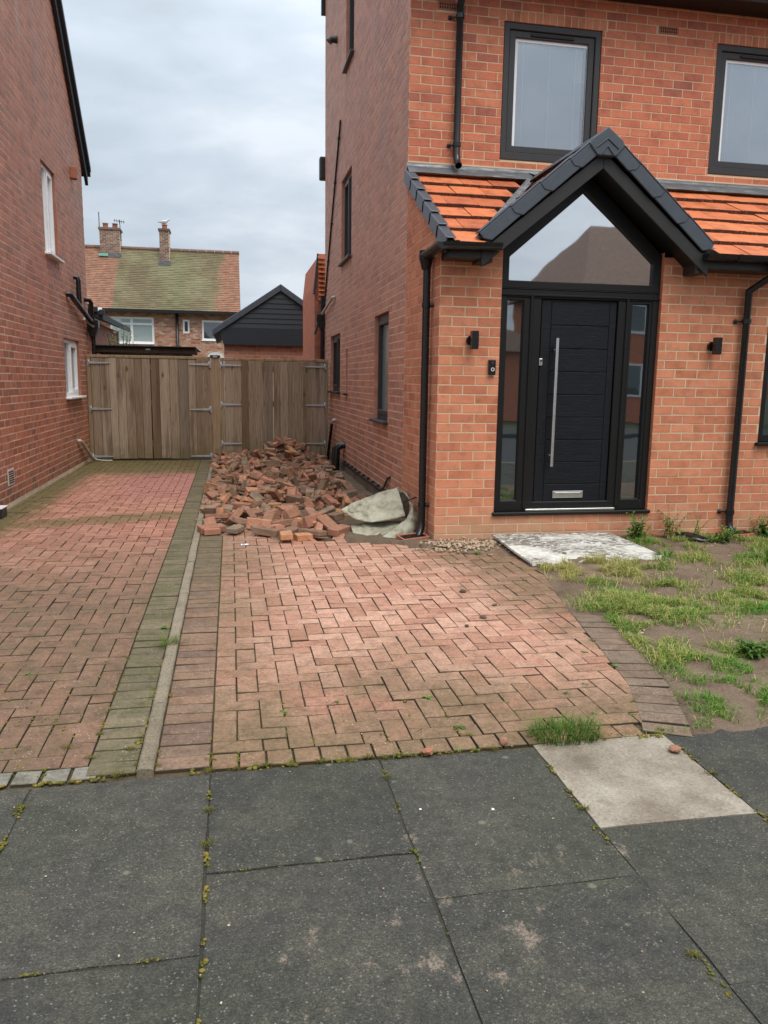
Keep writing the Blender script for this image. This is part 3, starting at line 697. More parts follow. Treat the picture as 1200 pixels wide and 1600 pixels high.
while y < 8.6:
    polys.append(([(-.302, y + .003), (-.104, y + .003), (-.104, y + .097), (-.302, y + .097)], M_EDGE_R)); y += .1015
yy = 2.80
while yy < 4.42:           # soldier blocks set square to the curve
    x0 = inner_x(yy); dxy = (inner_x(yy + .1) - x0) / .1; k = math.atan(dxy); ca, sa = math.cos(-k), math.sin(-k)
    pts = [(.005, .003), (.203, .003), (.203, .097), (.005, .097)]
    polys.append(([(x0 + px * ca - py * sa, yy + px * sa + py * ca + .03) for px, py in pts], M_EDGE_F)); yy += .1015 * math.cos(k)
lay_blocks(drv_r, polys, bumpy)

# narrow concrete edging between the two drives
ke = MB(); ke.box(-.36, -.31, 2.775, 14.25, -.129, -.03); edging = ke.build('edging', M_KERB, kind='structure')
y = 2.775
while y < 14.2:
    L = .915 if y > 3.2 else .62
    L = min(L, 14.25 - y); mb = MB(); n = 9; vs = []
    for i in range(n + 1):
        yy = y + .004 + (L - .008) * i / n
        w0 = -.364 + rnd.uniform(-.002, .002); w1 = -.306 + rnd.uniform(-.002, .002); h = .022 + rnd.uniform(-.003, .003)
        vs += [(w0, yy, -.06), (w0, yy, h - .007), (w0 + .008, yy, h), (w1 - .008, yy, h), (w1, yy, h - .007), (w1, yy, -.06)]
    fs = [(i * 6 + k, i * 6 + k + 1, i * 6 + k + 7, i * 6 + k + 6) for i in range(n) for k in range(5)] + [tuple(range(6)), tuple(range(n * 6 + 5, n * 6 - 1, -1))]
    mb.add(vs, fs); mb.build('edging_stone', M_KERB, edging); y += L

# bare garden on the right
def soil_h(x, y):
    h = .035 * noise.noise((x * 1.1, y * 1.1, 5)) + .024 * noise.noise((x * 4, y * 4, 9)) + .016 * noise.noise((x * 11, y * 11, 2))
    edge = min(1, max(0, (x - (inner_x(min(y, 7)) + (.2 if y < 4.4 else -.04))) / .35)); fr = min(1, max(0, (y - 2.8) / .4))
    return -.004 + (h + .025) * min(edge, fr) + .03 * max(0, min(1, (y - 6.0) / .7))
mb = MB(); nx, ny = 220, 140; x0, x1, y0, y1 = 1.2, 8.0, 2.765, 6.70
vs = [(x0 + (x1 - x0) * i / nx, y0 + (y1 - y0) * j / ny, 0) for j in range(ny + 1) for i in range(nx + 1)]
def soil_z(x, y):
    lim = inner_x(min(y, 7.4)) + (.19 if y < 4.42 else -.03)
    dug = y > 6.92 - max(0, x - .95) * .62 + .02
    if x < lim and not dug: return -.06
    if dug and x < lim: return -.012 + .05 * max(0, min(1, (y - 6.0) / .7)) + .012 * noise.noise((x * 9, y * 9, 2))
    return soil_h(x, y)
vs = [(x, y, soil_z(x, y)) for x, y, _ in vs]
fs = [(j * (nx + 1) + i, j * (nx + 1) + i + 1, (j + 1) * (nx + 1) + i + 1, (j + 1) * (nx + 1) + i) for j in range(ny) for i in range(nx)]
mb.add(vs, fs); mb.build('garden_soil', M_SOIL, smooth=True, kind='structure')

g = MB(); g.box(-12, -2.435, 2.77, 6.9, -.129, -.02); g.build('garden_soil', M_SOIL, kind='structure')
g = MB(); g.box(-12, 12, 14.3, 60, -.129, -.03); g.build('garden_soil', M_EARTH, kind='structure')

# ------------------------------------------------------------------ wall builder
XS, YF, YW, XL = 1.765, 6.681, 8.056, -2.415
MF = lambda u, z, d: (u, YF - d, z)
MWL = lambda u, z, d: (u, YW - d, z)
MS = lambda u, z, d: (XS - d, u, z)
ML = lambda u, z, d: (XL + d, u, z)
CO, BR = .083, .225
def poly_halfplanes(poly):
    hp = []; n = len(poly); s = 1 if sum(poly[i][0] * poly[(i + 1) % n][1] - poly[(i + 1) % n][0] * poly[i][1] for i in range(n)) > 0 else -1
    for i in range(n):
        a, b = poly[i], poly[(i + 1) % n]; nx_, ny_ = (b[1] - a[1]) * s, -(b[0] - a[0]) * s; hp.append(((nx_, ny_), nx_ * a[0] + ny_ * a[1]))
    return hp
def clip_poly(q, hps):
    for n, c in hps:
        q = clip_half(q, n, c)
        if len(q) < 3: return []
    return q
def wall_mesh(mb, M, poly, holes, reveal=.10):
    us = sorted({p[0] for p in poly} | {h[0] for h in holes} | {h[1] for h in holes}); zs = sorted({p[1] for p in poly} | {h[2] for h in holes} | {h[3] for h in holes})
    hps = poly_halfplanes(poly)
    for a, b in zip(us, us[1:]):
        for c, d in zip(zs, zs[1:]):
            cu, cz = (a + b) / 2, (c + d) / 2
            if any(h[0] < cu < h[1] and h[2] < cz < h[3] for h in holes): continue
            q = clip_poly([(a, c), (b, c), (b, d), (a, d)], hps)
            if len(q) >= 3 and area2(q) > 1e-6: mb.add([M(u, z, 0) for u, z in q], [tuple(range(len(q)))], mi=0)
    for (a, b, c, d) in holes:
        for (p, q) in (((a, c), (b, c)), ((b, c), (b, d)), ((b, d), (a, d)), ((a, d), (a, c))):
            if p[1] == q[1] == d and d > max(w_[1] for w_ in poly): continue
            mb.add([M(*p, .004), M(*q, .004), M(*q, -reveal), M(*p, -reveal)], [(0, 1, 2, 3)], mi=1)
BRK = {}
def brick_mesh(w, h, mat, var):
    key = (round(w, 3), round(h, 3), mat.name, var)
    if key in BRK: return BRK[key]
    rr = random.Random(var * 31 + 5); mb = MB(); d = (.0019 if mat in (M_BRICK_OLD, M_BRICK_LEFT) else .003) + rr.uniform(-.0006, .0008); c = .0012
    j = lambda: rr.uniform(-.0016, .0016)
    o = [(-w / 2 + j(), -h / 2 + j()), (w / 2 + j(), -h / 2 + j()), (w / 2 + j(), h / 2 + j()), (-w / 2 + j(), h / 2 + j())]
    i = [(x - math.copysign(c, x), z - math.copysign(c, z)) for x, z in o]
    vs = [(x, .002, z) for x, z in o] + [(x, -d + c * .7, z) for x, z in o] + [(x, -d, z) for x, z in i]
    fs = [(8, 9, 10, 11)]
    for k in range(4):
        q = (k + 1) % 4; fs += [(k, q, 4 + q, 4 + k), (4 + k, 4 + q, 8 + q, 8 + k)]
    mb.add(vs, fs); b = mb.bm(); bmesh.ops.recalc_face_normals(b, faces=b.faces)
    me = bpy.data.meshes.new('brick'); b.to_mesh(me); b.free(); me.materials.append(mat); BRK[key] = me
    return me
def courses(M, rot, poly, holes, mat, z0, u0, u1, wall, phase=0, skip=None):
    """stretcher bond bricks over a wall face -> list of pieces"""
    out = []; hps = poly_halfplanes(poly); zt = max(p[1] for p in poly); k = 0; z = z0
    while z < zt:
        u = u0 - (BR / 2 if (k + phase) % 2 else 0)
        while u < u1:
            jw = .0062 if mat in (M_BRICK_OLD, M_BRICK_LEFT) else .005
            r = (max(u + jw, u0), min(u + BR - jw, u1), z + jw, z + CO - jw)
            u += BR
            if r[1] - r[0] < .02: continue
            rs = [r]
            for h in holes: rs = rect_minus(rs, (h[0] - .001, h[1] + .001, h[2] - .001, h[3] + .001))
            for (a, b, c, d) in rs:
                if b - a < .012 or d - c < .012: continue
                q = clip_poly([(a, c), (b, c), (b, d), (a, d)], hps)
                if len(q) < 3 or area2(q) < .0004: continue
                full = abs(area2(q) - (b - a) * (d - c)) < 1e-6
                out.append((px_area([M(x, y, 0) for x, y in q]), M, rot, (a, b, c, d) if full else None, q, mat, wall))
        z += CO; k += 1
    return out
def set_bricks(items, limit=300):
    items.sort(key=lambda q: -q[0]); rest = {}
    for k, (ar, M, rot, r, q, mat, wall) in enumerate(items):
        if k < limit and r and ar > 20:
            a, b, c, d = r
            place(brick_mesh(b - a, d - c, mat, k % 4 if b - a > .2 else 0), 'brick', wall, M((a + b) / 2, (c + d) / 2, rnd.uniform(-.0008, .0012)), (0, 0, rot))
        else:
            mb = rest.setdefault((wall, mat.name), (MB(), mat, wall))[0]; mb.cur = rnd.random()
            n = len(q); dd = .0019 if mat in (M_BRICK_OLD, M_BRICK_LEFT) else .003; e = rnd.uniform(-.0006, .0008); cu = sum(p[0] for p in q) / n; cz = sum(p[1] for p in q) / n
            ins = [(u - math.copysign(.0016, u - cu), z - math.copysign(.0016, z - cz)) for u, z in q]
            vs = [M(u, z, -.002) for u, z in q] + [M(u, z, dd - .0014 + e) for u, z in q] + [M(u, z, dd + e) for u, z in ins]
            fs = [tuple(range(2 * n, 3 * n))]
            for i in range(n):
                j = (i + 1) % n; fs += [(i, j, n + j, n + i), (n + i, n + j, 2 * n + j, 2 * n + i)]
            mb.add(vs, fs)
    for mb, mt, wall in rest.values(): mb.build('brickwork', mt, wall, kind='stuff')

def window(house, M, u0, u1, z0, z1, fm, gm, fw=.06, rec=.05, mull=(), sill=None, sash=0, sillproj=.06, name='window'):
    """window > pane, sill, sash ; the frame itself is the window mesh"""
    mb = MB(); mb.ring(M, u0 + .004, u1 - .004, z0 + .004, z1 - .004, fw, -rec, -rec - .07)
    for (a, b) in mull: mb.mbox(M, a, b, z0 + fw, z1 - fw, -rec - .002, -rec - .068)
    w = mb.build(name, fm, house, bevel=.004)
    spans = []; e = u0 + fw
    for (a, b) in list(mull) + [(u1 - fw, None)]:
        spans.append((e, a)); e = b
    for k, (a, b) in enumerate(spans):
        za, zb = z0 + fw, z1 - fw
        if sash and (k % 2 == (0 if len(spans) == 1 else 1)):
            s = MB(); s.ring(M, a + .002, b - .002, za + .002, zb - .002, sash, -rec + .012, -rec - .05); s.build('sash', fm, w, bevel=.004); a += sash; b -= sash; za += sash; zb -= sash
        p = MB(); p.mbox(M, a - .008, b + .008, za - .008, zb + .008, -rec - .035, -rec - .047); p.build('pane', gm, w)
    if sill:
        s = MB(); s.mbox(M, u0 - .03, u1 + .03, z0 - .03, z0 + .002, -rec - .02, sillproj); s.build('sill', sill, w, bevel=.006)
    return w

# ------------------------------------------------------------------ the house on the right
house = thing('brick_house', (XS, YF, 0), 'red brick house with black front door, gabled porch and orange tiled lean-to roof', 'house')
XE = 7.4
zl = lambda y: 2.585 + .575 * (y - 6.45)         # top face of the lean-to roof
door_hole = (2.315, 3.828, .249, 2.60)
gf_win = (4.93, 6.25, .905, 2.20)
w1 = (2.716, 3.757, 3.67, 4.96); w2 = (5.05, 6.09, 3.67, 4.96)
low_w = (8.90, 9.80, .97, 2.22); far_w = (12.97, 14.20, 1.25, 2.20); slit_w = (12.12, 12.27, 1.24, 1.92); up_w = (11.81, 12.86, 3.25, 4.50); top_w = (11.68, 12.45, 5.97, 7.25)
porch_poly = [(XS, -.1), (XE, -.1), (XE, 2.56), (XS, 2.56)]
mb = MB(); wall_mesh(mb, MF, porch_poly, [door_hole, gf_win], .12)
side_p = [(YF, -.1), (YW, -.1), (YW, zl(YW) - .04), (YF, zl(YF) - .04)]
wall_mesh(mb, MS, side_p, [])
mb.box(XE - .01, XE, YF + .02, YW, -.1, 2.56, mi=0)
porch = mb.build('porch_wall', [M_MORTAR_NEW, M_BRICK_NEW], house, recalc=False)
mb = MB(); front_poly = [(XS, 2.6), (XE, 2.6), (XE, 5.28), (XS, 5.28)]
wall_mesh(mb, MWL, front_poly, [w1, w2])
front = mb.build('front_wall', [M_MORTAR_NEW, M_BRICK_MAIN], house, recalc=False)
side_poly = [(YW, -.1), (15.1, -.1), (15.1, 8.15), (12.1, 8.75), (YW, 5.22)]
mb = MB(); wall_mesh(mb, MS, side_poly, [low_w, far_w, slit_w, up_w, top_w])
mb.add([(XS, 15.1, -.1), (XE, 15.1, -.1), (XE, 15.1, 8.15), (XS, 15.1, 8.15)], [(0, 1, 2, 3)], mi=1)
mb.add([(XE, YW, -.1), (XE, 15.1, -.1), (XE, 15.1, 8.15), (XE, 12.1, 8.75), (XE, YW, 5.22)], [(0, 1, 2, 3, 4)], mi=1)
side = mb.build('side_wall', [M_MORTAR_OLD, M_BRICK_OLD], house, recalc=False)
sold = [(w[0] - .06, w[1] + .06, w[3], w[3] + .105) for w in (w1, w2)]
air = [(4.37, 4.59, 4.99, 5.065), (2.03, 2.25, 4.995, 5.07)]
items = courses(MF, 0, porch_poly, [door_hole, gf_win], M_BRICK_NEW, 0, XS, XE, porch)
items += courses(MS, R(-90), side_p, [], M_BRICK_NEW, 0, YF + .006, YW - .006, porch, 1)
items += courses(MWL, 0, front_poly, [w1, w2] + sold + air, M_BRICK_MAIN, 2.656, XS, XE, front, 1)
items += courses(MS, R(-90), side_poly, [low_w, far_w, slit_w, up_w, top_w], M_BRICK_OLD, .03, YW + .004, 15.1, side)
for (a, b, c, d) in sold:
    u = a
    while u < b - .03:
        e = min(u + .0765, b)
        items.append((0 if u > 4 else px_area([MWL(u, c, 0), MWL(e, c, 0), MWL(e, d, 0), MWL(u, d, 0)]), MWL, 0, (u + .005, e - .005, c + .003, d - .005), [(u + .005, c + .003), (e - .005, c + .003), (e - .005, d - .005), (u + .005, d - .005)], M_BRICK_NEW, front)); u = e
set_bricks(items)
for (a, b, c, d) in air:
    mb = MB(); mb.mbox(MWL, a + .004, b - .004, c + .003, d - .003, 0, .008)
    ab = mb.build('air_brick', M_TERRA, front)
    for iy in range(2):
        h = MB()
        for ix in range(8): uu = a + .022 + ix * .024; h.mbox(MWL, uu, uu + .013, c + .014 + iy * .028, c + .034 + iy * .028, .0, .0092)
        h.build('vent_hole', M_DARKVOID, ab)

# upper front windows with blinds between the panes
for (a, b, c, d) in (w1, w2):
    w = MB(); w.ring(MWL, a + .003, b - .003, c + .003, d - .003, (.062, .062, .075, .062), -.004, -.09)
    wo = w.build('window', M_FRAME, house, bevel=.006)
    s = MB(); s.ring(MWL, a + .066, b - .066, c + .079, d - .066, .066, -.022, -.08); s.build('sash', M_FRAME, wo, bevel=.006)
    ga, gb, gc, gd = a + .130, b - .130, c + .143, d - .130
    fr = MB(); fr.ring(MWL, ga - .004, gb + .004, gc - .004, gd + .004, (.036, .010, .008, .034), -.0435, -.0455); fr.build('blind_frame', M_WHITE, wo)
    p = MB(); p.mbox(MWL, ga - .006, gb + .006, gc - .006, gd + .006, -.046, -.052); p.build('pane', M_GLASS_BLIND, wo)
    bl = MB(); n = 62
    for i in range(n):
        z = gc + .02 + (gd - gc - .05) * i / n; bl.add([MWL(ga + .03, z, -.084), MWL(gb - .03, z, -.084), MWL(gb - .03, z + .0165, -.088), MWL(ga + .03, z + .0165, -.088)], [(0, 1, 2, 3)])
    bl.build('blind_slats', M_BLIND, wo, recalc=False, kind='stuff')
    for f in (.14, .5, .86):
        c_ = MB(); u = ga + (gb - ga) * f; c_.mbox(MWL, u - .004, u + .004, gc + .01, gd - .03, -.079, -.082); c_.build('blind_cord', M_WHITE, wo)
    bk = MB(); bk.mbox(MWL, a + .02, b - .02, c + .02, d - .02, -.11, -.12); bk.build('room_behind', M_DARKVOID, wo)
    tv = MB(); tv.mbox(MWL, ga + .16, gb - .16, gd + .018, gd + .044, -.022, -.008); tv.build('trickle_vent', M_SOFFIT, wo, bevel=.004)
window(house, MF, *gf_win, M_BLACKFRAME, M_GLASS_DARK, .07, .03, [(5.5, 5.56)], M_BLACKFRAME, sash=.05)
lw = window(house, MS, *low_w, M_FRAME, M_GLASS_FROST, .065, .045, (), M_FRAME, sash=.05)
window(house, MS, *far_w, M_FRAME, M_GLASS_DARK, .065, .045, [(13.55, 13.61)], M_FRAME, sash=.05)
window(house, MS, *slit_w, M_FRAME, M_GLASS_DARK, .03, .06, (), M_FRAME)
window(house, MS, *up_w, M_FRAME, M_GLASS_DARK, .06, .045, [(12.3, 12.35)], M_CAP, sash=.05)
window(house, MS, *top_w, M_FRAME, M_GLASS_DARK, .06, .045, [], M_CAP, sash=.05)

# ---- front entrance
df = MB(); D0, D1 = -.03, -.10
FX0, FX1 = 2.318, 3.825
df.ring(MF, FX0, FX1, .275, 2.245, (.062, .062, .085, .075), D0, D1)
df.mbox(MF, 2.545, 2.70, .30, 2.172, D0 - .001, D1); df.mbox(MF, 3.432, 3.565, .30, 2.172, D0 - .001, D1)
entrance = df.build('door_frame', M_BLACKFRAME, house, bevel=.006)
s = MB(); s.mbox(MF, 2.595, 2.62, .30, 2.20, D0, D0 + .014); s.mbox(MF, 3.505, 3.53, .30, 2.20, D0, D0 + .014); s.mbox(MF, FX0, FX1, 2.186, 2.206, D0, D0 + .016); s.build('frame_bead', M_BLACKFRAME, entrance, bevel=.005)
for (a, b) in ((2.36, 2.56), (3.545, 3.76)):
    s = MB(); s.ring(MF, a, b, .335, 2.172, (.025, .025, .04, .025), D0 + .001, D0 - .04); s.build('sidelight_bead', M_BLACKFRAME, entrance, bevel=.006)
    p = MB(); p.mbox(MF, a + .02, b - .02, .36, 2.155, D0 - .03, D0 - .042); p.build('sidelight_pane', M_GLASS_SIDE, entrance)
LX0, LX1, LZ0, LZ1 = 2.702, 3.430, .305, 2.168
leaf = MB(); leaf.mbox(MF, LX0 + .004, LX1 - .004, LZ0, LZ1, D0 - .022, D0 - .07)
door = leaf.build('door', M_DOOR, house, bevel=.004)
np_ = 9; ph = (LZ1 - LZ0 - .03) / np_
for i in range(np_):
    z = LZ0 + .012 + i * ph; pl = MB(); pl.mbox(MF, LX0 + .10, LX1 - .075, z + .003, z + ph - .003, D0 - .03, D0 - .0155); pl.build('door_plank', M_DOOR, door, bevel=.003)
for a, b in ((LX0 + .008, LX0 + .097), (LX1 - .072, LX1 - .008)):
    pl = MB(); pl.mbox(MF, a, b, LZ0 + .01, LZ1 - .01, D0 - .03, D0 - .0165); pl.build('door_stile', M_DOOR, door, bevel=.003)
h = MB(); h.tube([(2.843, YF - .018, .69), (2.843, YF - .018, 1.83)], .0155, 14)
hd = h.build('pull_handle', M_STEEL, door, smooth=False); smooth_by_angle(hd)
for z in (.79, 1.73):
    q = MB(); q.tube([(2.843, YF - .018, z), (2.825, YF + .05, z)], .009, 10); q.build('handle_mount', M_STEEL, hd, smooth=True)
lk = MB(); lk.mbox(MF, 2.700, 2.732, 1.588, 1.655, D0 - .02, D0 - .002); lko = lk.build('lock_plate', M_STEEL, door, bevel=.008, seg=2)
q = MB(); q.tube([(2.716, YF - D0 - .003 + .001, 1.632), (2.716, YF - D0 - .012, 1.632)], .007, 12); q.build('key_cylinder', M_DARKVOID, lko)
lp = MB(); lp.mbox(MF, 2.89, 3.19, .392, .458, D0 - .018, D0 - .006); lpo = lp.build('letter_plate', M_STEEL, door, bevel=.006, seg=2)
q = MB(); q.mbox(MF, 2.912, 3.168, .405, .445, D0 - .010, D0 - .0035); q.build('letter_flap', M_STEEL, lpo, bevel=.004)
th = MB(); th.mbox(MF, 2.62, 3.50, .277, .298, D0 - .06, D0 + .03); th.build('threshold', M_STEEL, door, bevel=.004)
sl = MB(); sl.mbox(MF, 2.298, 3.848, .243, .275, -.10, .035); sl.build('door_sill', M_BLACKFRAME, entrance, bevel=.006)
# glazed gable above the door
AX = 3.085
fp = [(FX0, 2.25), (FX1, 2.25), (FX1, 2.585), (AX, 3.215), (FX0, 2.575)]
gp = [(2.388, 2.315), (3.745, 2.315), (3.745, 2.51), (3.06, 3.085), (2.388, 2.51)]
tf = MB(); n = 5
vs = [MF(u, z, d) for d in (D0, D1) for L_ in (fp, gp) for u, z in L_]
fs = []
for q in range(n):
    w = (q + 1) % n; fs += [(q, w, n + w, n + q), (2 * n + q, 3 * n + q, 3 * n + w, 2 * n + w), (q, 2 * n + q, 2 * n + w, w), (n + q, n + w, 3 * n + w, 3 * n + q)]
tf.add(vs, fs); gable_frame = tf.build('gable_window', M_BLACKFRAME, house, bevel=.006)
p = MB(); p.prism([MF(AX + (u - AX) * 1.02, 2.7 + (z - 2.7) * 1.02, -.062) for u, z in gp], (0, .012, 0)); p.build('pane', M_GLASS, gable_frame)
q = MB(); q.mbox(MF, FX0 + .0, FX1, 2.2465, 2.2505, D0 + .004, D1 + .01); q.build('transom_bead', M_FASCIA, gable_frame)
bkp = MB(); bkp.mbox(MF, 2.33, 3.81, .28, 2.5, -.16, -.165); bkp.build('hall_behind', M_DARKVOID, entrance)

# ---- lean-to roof and porch gable
deck = MB()
for (xa_, xb_, ya_) in ((XS + .02, 2.16, 6.47), (2.16, 4.0, 7.05), (4.0, XE, 6.47)):
    deck.prism([(xa_, ya_, zl(ya_) - .055), (xa_, YW - .005, zl(YW) - .055), (xa_, YW - .005, zl(YW) - .09), (xa_, ya_, zl(ya_) - .09)], (xb_ - xa_, 0, 0))
roof = deck.build('lean_to_roof', M_SOFFIT, house)
TG = .805; ZA = 3.485
zg = lambda x: ZA - TG * abs(x - AX)             # top face of the porch gable roof
TW = .30
def tile_mesh(w, l, th, name='roof_tile'):
    mb = MB(); mb.box(-w / 2 + .0025, w / 2 - .0025, 0, l, -th, 0); b = mb.bm(); bmesh.ops.recalc_face_normals(b, faces=b.faces)
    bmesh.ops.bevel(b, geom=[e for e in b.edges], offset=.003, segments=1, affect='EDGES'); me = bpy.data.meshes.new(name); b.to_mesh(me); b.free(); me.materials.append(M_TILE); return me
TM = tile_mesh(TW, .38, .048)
sl_a = math.atan(.575); n_rows = 6; slope_len = (YW - 6.42) / math.cos(sl_a); gauge = (slope_len - .04) / n_rows
for r_ in range(n_rows):
    d = r_ * gauge; y = 6.42 + d * math.cos(sl_a); z = zl(6.42) + d * math.sin(sl_a)
    x = XS + .045 + TW / 2 - (TW / 2 if r_ % 2 else 0)
    while x < XE:
        inside = abs(x - AX) < min(1.05, (ZA - zl(y)) / TG) - .06
        xx = x; me = TM
        if r_ % 2 and x < XS + .1: xx = XS + .045 + TW / 4; sc_ = (.5, 1, 1)
        else: sc_ = None
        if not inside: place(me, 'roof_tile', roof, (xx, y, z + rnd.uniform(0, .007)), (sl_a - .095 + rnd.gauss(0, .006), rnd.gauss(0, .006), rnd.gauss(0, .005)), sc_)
        x += TW
# dry verge caps down the left edge
def cap_unit(mb, P, along, out, upv, L, top_w, skirt, th=.012, lap=0):
    """an L section: plate on the tiles and a skirt over the edge"""
    along, out, upv = Vector(along).normalized(), Vector(out).normalized(), Vector(upv).normalized(); P = Vector(P)
    sec = [(-top_w, 0), (.0, 0), (.0, -skirt), (-th, -skirt), (-th, -th), (-top_w, -th)]
    a = [P + out * o + upv * u for o, u in sec]; b = [p + along * L for p in a]
    if lap:      # plate, and a skirt whose lower end is cut to an angle over the next unit
        sec = [(-top_w, 0), (.0, 0), (.0, -th), (-top_w, -th)]; a = [P + out * o + upv * u for o, u in sec]; b = [p + along * L for p in a]
        pl = [(0, -th), (L, -th), (L, -skirt), (lap, -skirt), (0, -skirt * .55)]; e = Vector((0, 0, 0))
        q = [P + along * u + upv * v for u, v in pl]; mb.prism(q, out * -th)
    n = len(sec); mb.add(a + b, [tuple(range(n)), tuple(range(2 * n - 1, n - 1, -1))] + [(i, (i + 1) % n, n + (i + 1) % n, n + i) for i in range(n)])
for r_ in range(n_rows):
    d = r_ * gauge - .03; y = 6.42 + d * math.cos(sl_a); z = zl(6.42) + d * math.sin(sl_a) + .040
    mb = MB(); al = Vector((0, math.cos(sl_a - .075), math.sin(sl_a - .075)))
    cap_unit(mb, (XS - .032, y, z), al, (-1, 0, 0), (0, -math.sin(sl_a - .075), math.cos(sl_a - .075)), gauge + .055, .085, .13)
    mb.build('verge_cap', M_CAP, roof, bevel=.006)
# undercloak behind the caps
mb = MB(); mb.prism([(XS - .012, 6.45, zl(6.45) - .11), (XS - .012, YW, zl(YW) - .11), (XS - .012, YW, zl(YW) - .01), (XS - .012, 6.45, zl(6.45) - .01)], (.03, 0, 0)); mb.build('verge_board', M_SOFFIT, roof)
# gable roof over the door
gy0, gy1 = 6.44, YW - .01
mb = MB()
for s_ in (-1, 1):
    mb.prism([(AX, gy0 + .02, ZA - .06), (AX + s_ * 1.03, gy0 + .02, zg(AX + 1.03) - .06), (AX + s_ * 1.03, gy0 + .02, zg(AX + 1.03) - .10), (AX, gy0 + .02, ZA - .10)], (0, gy1 - gy0 - .02, 0))
groof = mb.build('porch_gable_roof', M_SOFFIT, house)
ga = math.atan(TG); gl = 1.06 / math.cos(ga); gr_n = 5; gg = gl / gr_n
for s_ in (-1, 1):
    for r_ in range(gr_n):
        d = gl - r_ * gg                          # distance of the tile tail from the ridge, down the slope
        xt = AX + s_ * d * math.cos(ga); zt = ZA - d * math.sin(ga)
        y = gy0 + .05 + TW / 2 - (TW / 2 if r_ % 2 else 0); k = 0
        while y < gy1:
            rot = Matrix.Rotation(R(90) * s_, 4, 'Z') @ Matrix.Rotation(ga - .085, 4, 'X')
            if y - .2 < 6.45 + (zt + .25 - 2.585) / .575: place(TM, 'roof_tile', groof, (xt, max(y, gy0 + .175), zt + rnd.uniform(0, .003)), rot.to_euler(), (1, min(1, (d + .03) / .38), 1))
            y += TW; k += 1
# verge caps, ridge end cap, barge boards and soffits of the gable
CV = .150 * math.cos(ga)
for s_ in (-1, 1):
    nU = 4; Lu = (gl - .10) / nU
    for k in range(nU):
        d = .10 + (k + 1) * Lu + (.0 if k < nU - 1 else .02)
        P = Vector((AX + s_ * d * math.cos(ga), gy0 - .004 - .007 * (nU - k), ZA + .02 - d * math.sin(ga) + .014 * (k == k)))
        al = Vector((-s_ * math.cos(ga + .03), 0, math.sin(ga + .03))); upv = Vector((s_ * math.sin(ga), 0, math.cos(ga)))
        mb = MB(); cap_unit(mb, P, al, (0, -1, 0), upv, Lu + (.06 if k else -.01), .10, .128, .014, .05); mb.build('verge_cap', M_CAP, groof, bevel=.008)
    bb = MB(); zt = ZA - .125 / math.cos(ga) + .02; zb = zt - .135; e = 1.035
    bb.prism([(AX, gy0 + .012, zt), (AX + s_ * e, gy0 + .012, zt - TG * e), (AX + s_ * e, gy0 + .012, zb - TG * e), (AX + s_ * (e - .10), gy0 + .012, zb - TG * (e - .10) - .0), (AX, gy0 + .012, zb)], (0, .022, 0))
    bb.build('barge_board', M_FASCIA, groof, bevel=.004)
    so = MB(); so.prism([(AX, gy0 + .03, zb + .02), (AX + s_ * (e - .04), gy0 + .03, zb + .02 - TG * (e - .04)), (AX + s_ * (e - .04), gy0 + .03, zb + .035 - TG * (e - .04)), (AX, gy0 + .03, zb + .035)], (0, YF - gy0 + .05, 0)); so.build('soffit', M_SOFFIT, groof)
    bx = MB(); x0_, x1_ = (AX + s_ * .93, AX + s_ * 1.045); bx.box(min(x0_, x1_), max(x0_, x1_), gy0 + .035, YF - .002, 2.405 if s_ > 0 else 2.42, 2.60); bx.build('box_end', M_FASCIA, groof, bevel=.004)
cap = MB(); z0 = ZA + .026
cp = [(AX, z0 + .012), (AX + .135, z0 - .085), (AX + .16, z0 - .13), (AX + .085, z0 - .215), (AX - .085, z0 - .215), (AX - .16, z0 - .13), (AX - .135, z0 - .085)]
cap.prism([(u, gy0 - .046, z) for u, z in cp], (0, .17, 0)); rc = cap.build('ridge_end_cap', M_CAP, groof, bevel=.008)
for k, (hh, ww) in enumerate(((.075, .10), (.135, .065))):
    c_ = MB(); zz = z0 - hh; c_.prism([(AX - ww, gy0 - .047, zz - .075), (AX, gy0 - .047, zz), (AX + ww, gy0 - .047, zz - .075), (AX + ww, gy0 - .047, zz - .088), (AX, gy0 - .047, zz - .013), (AX - ww, gy0 - .047, zz - .088)], (0, -.008, 0)); c_.build('cap_rib', M_CAP, rc, bevel=.003)
y = gy0 + .125
while y < gy1 - .1:
    r_ = MB(); L_ = min(.42, gy1 - y)
    r_.prism([(AX - .11, y, ZA - .055), (AX - .02, y, ZA + .028), (AX + .02, y, ZA + .028), (AX + .11, y, ZA - .055), (AX, y, ZA + .005)], (0, L_ - .004, 0)); r_.build('ridge_tile', M_CAP, groof, bevel=.004); y += L_
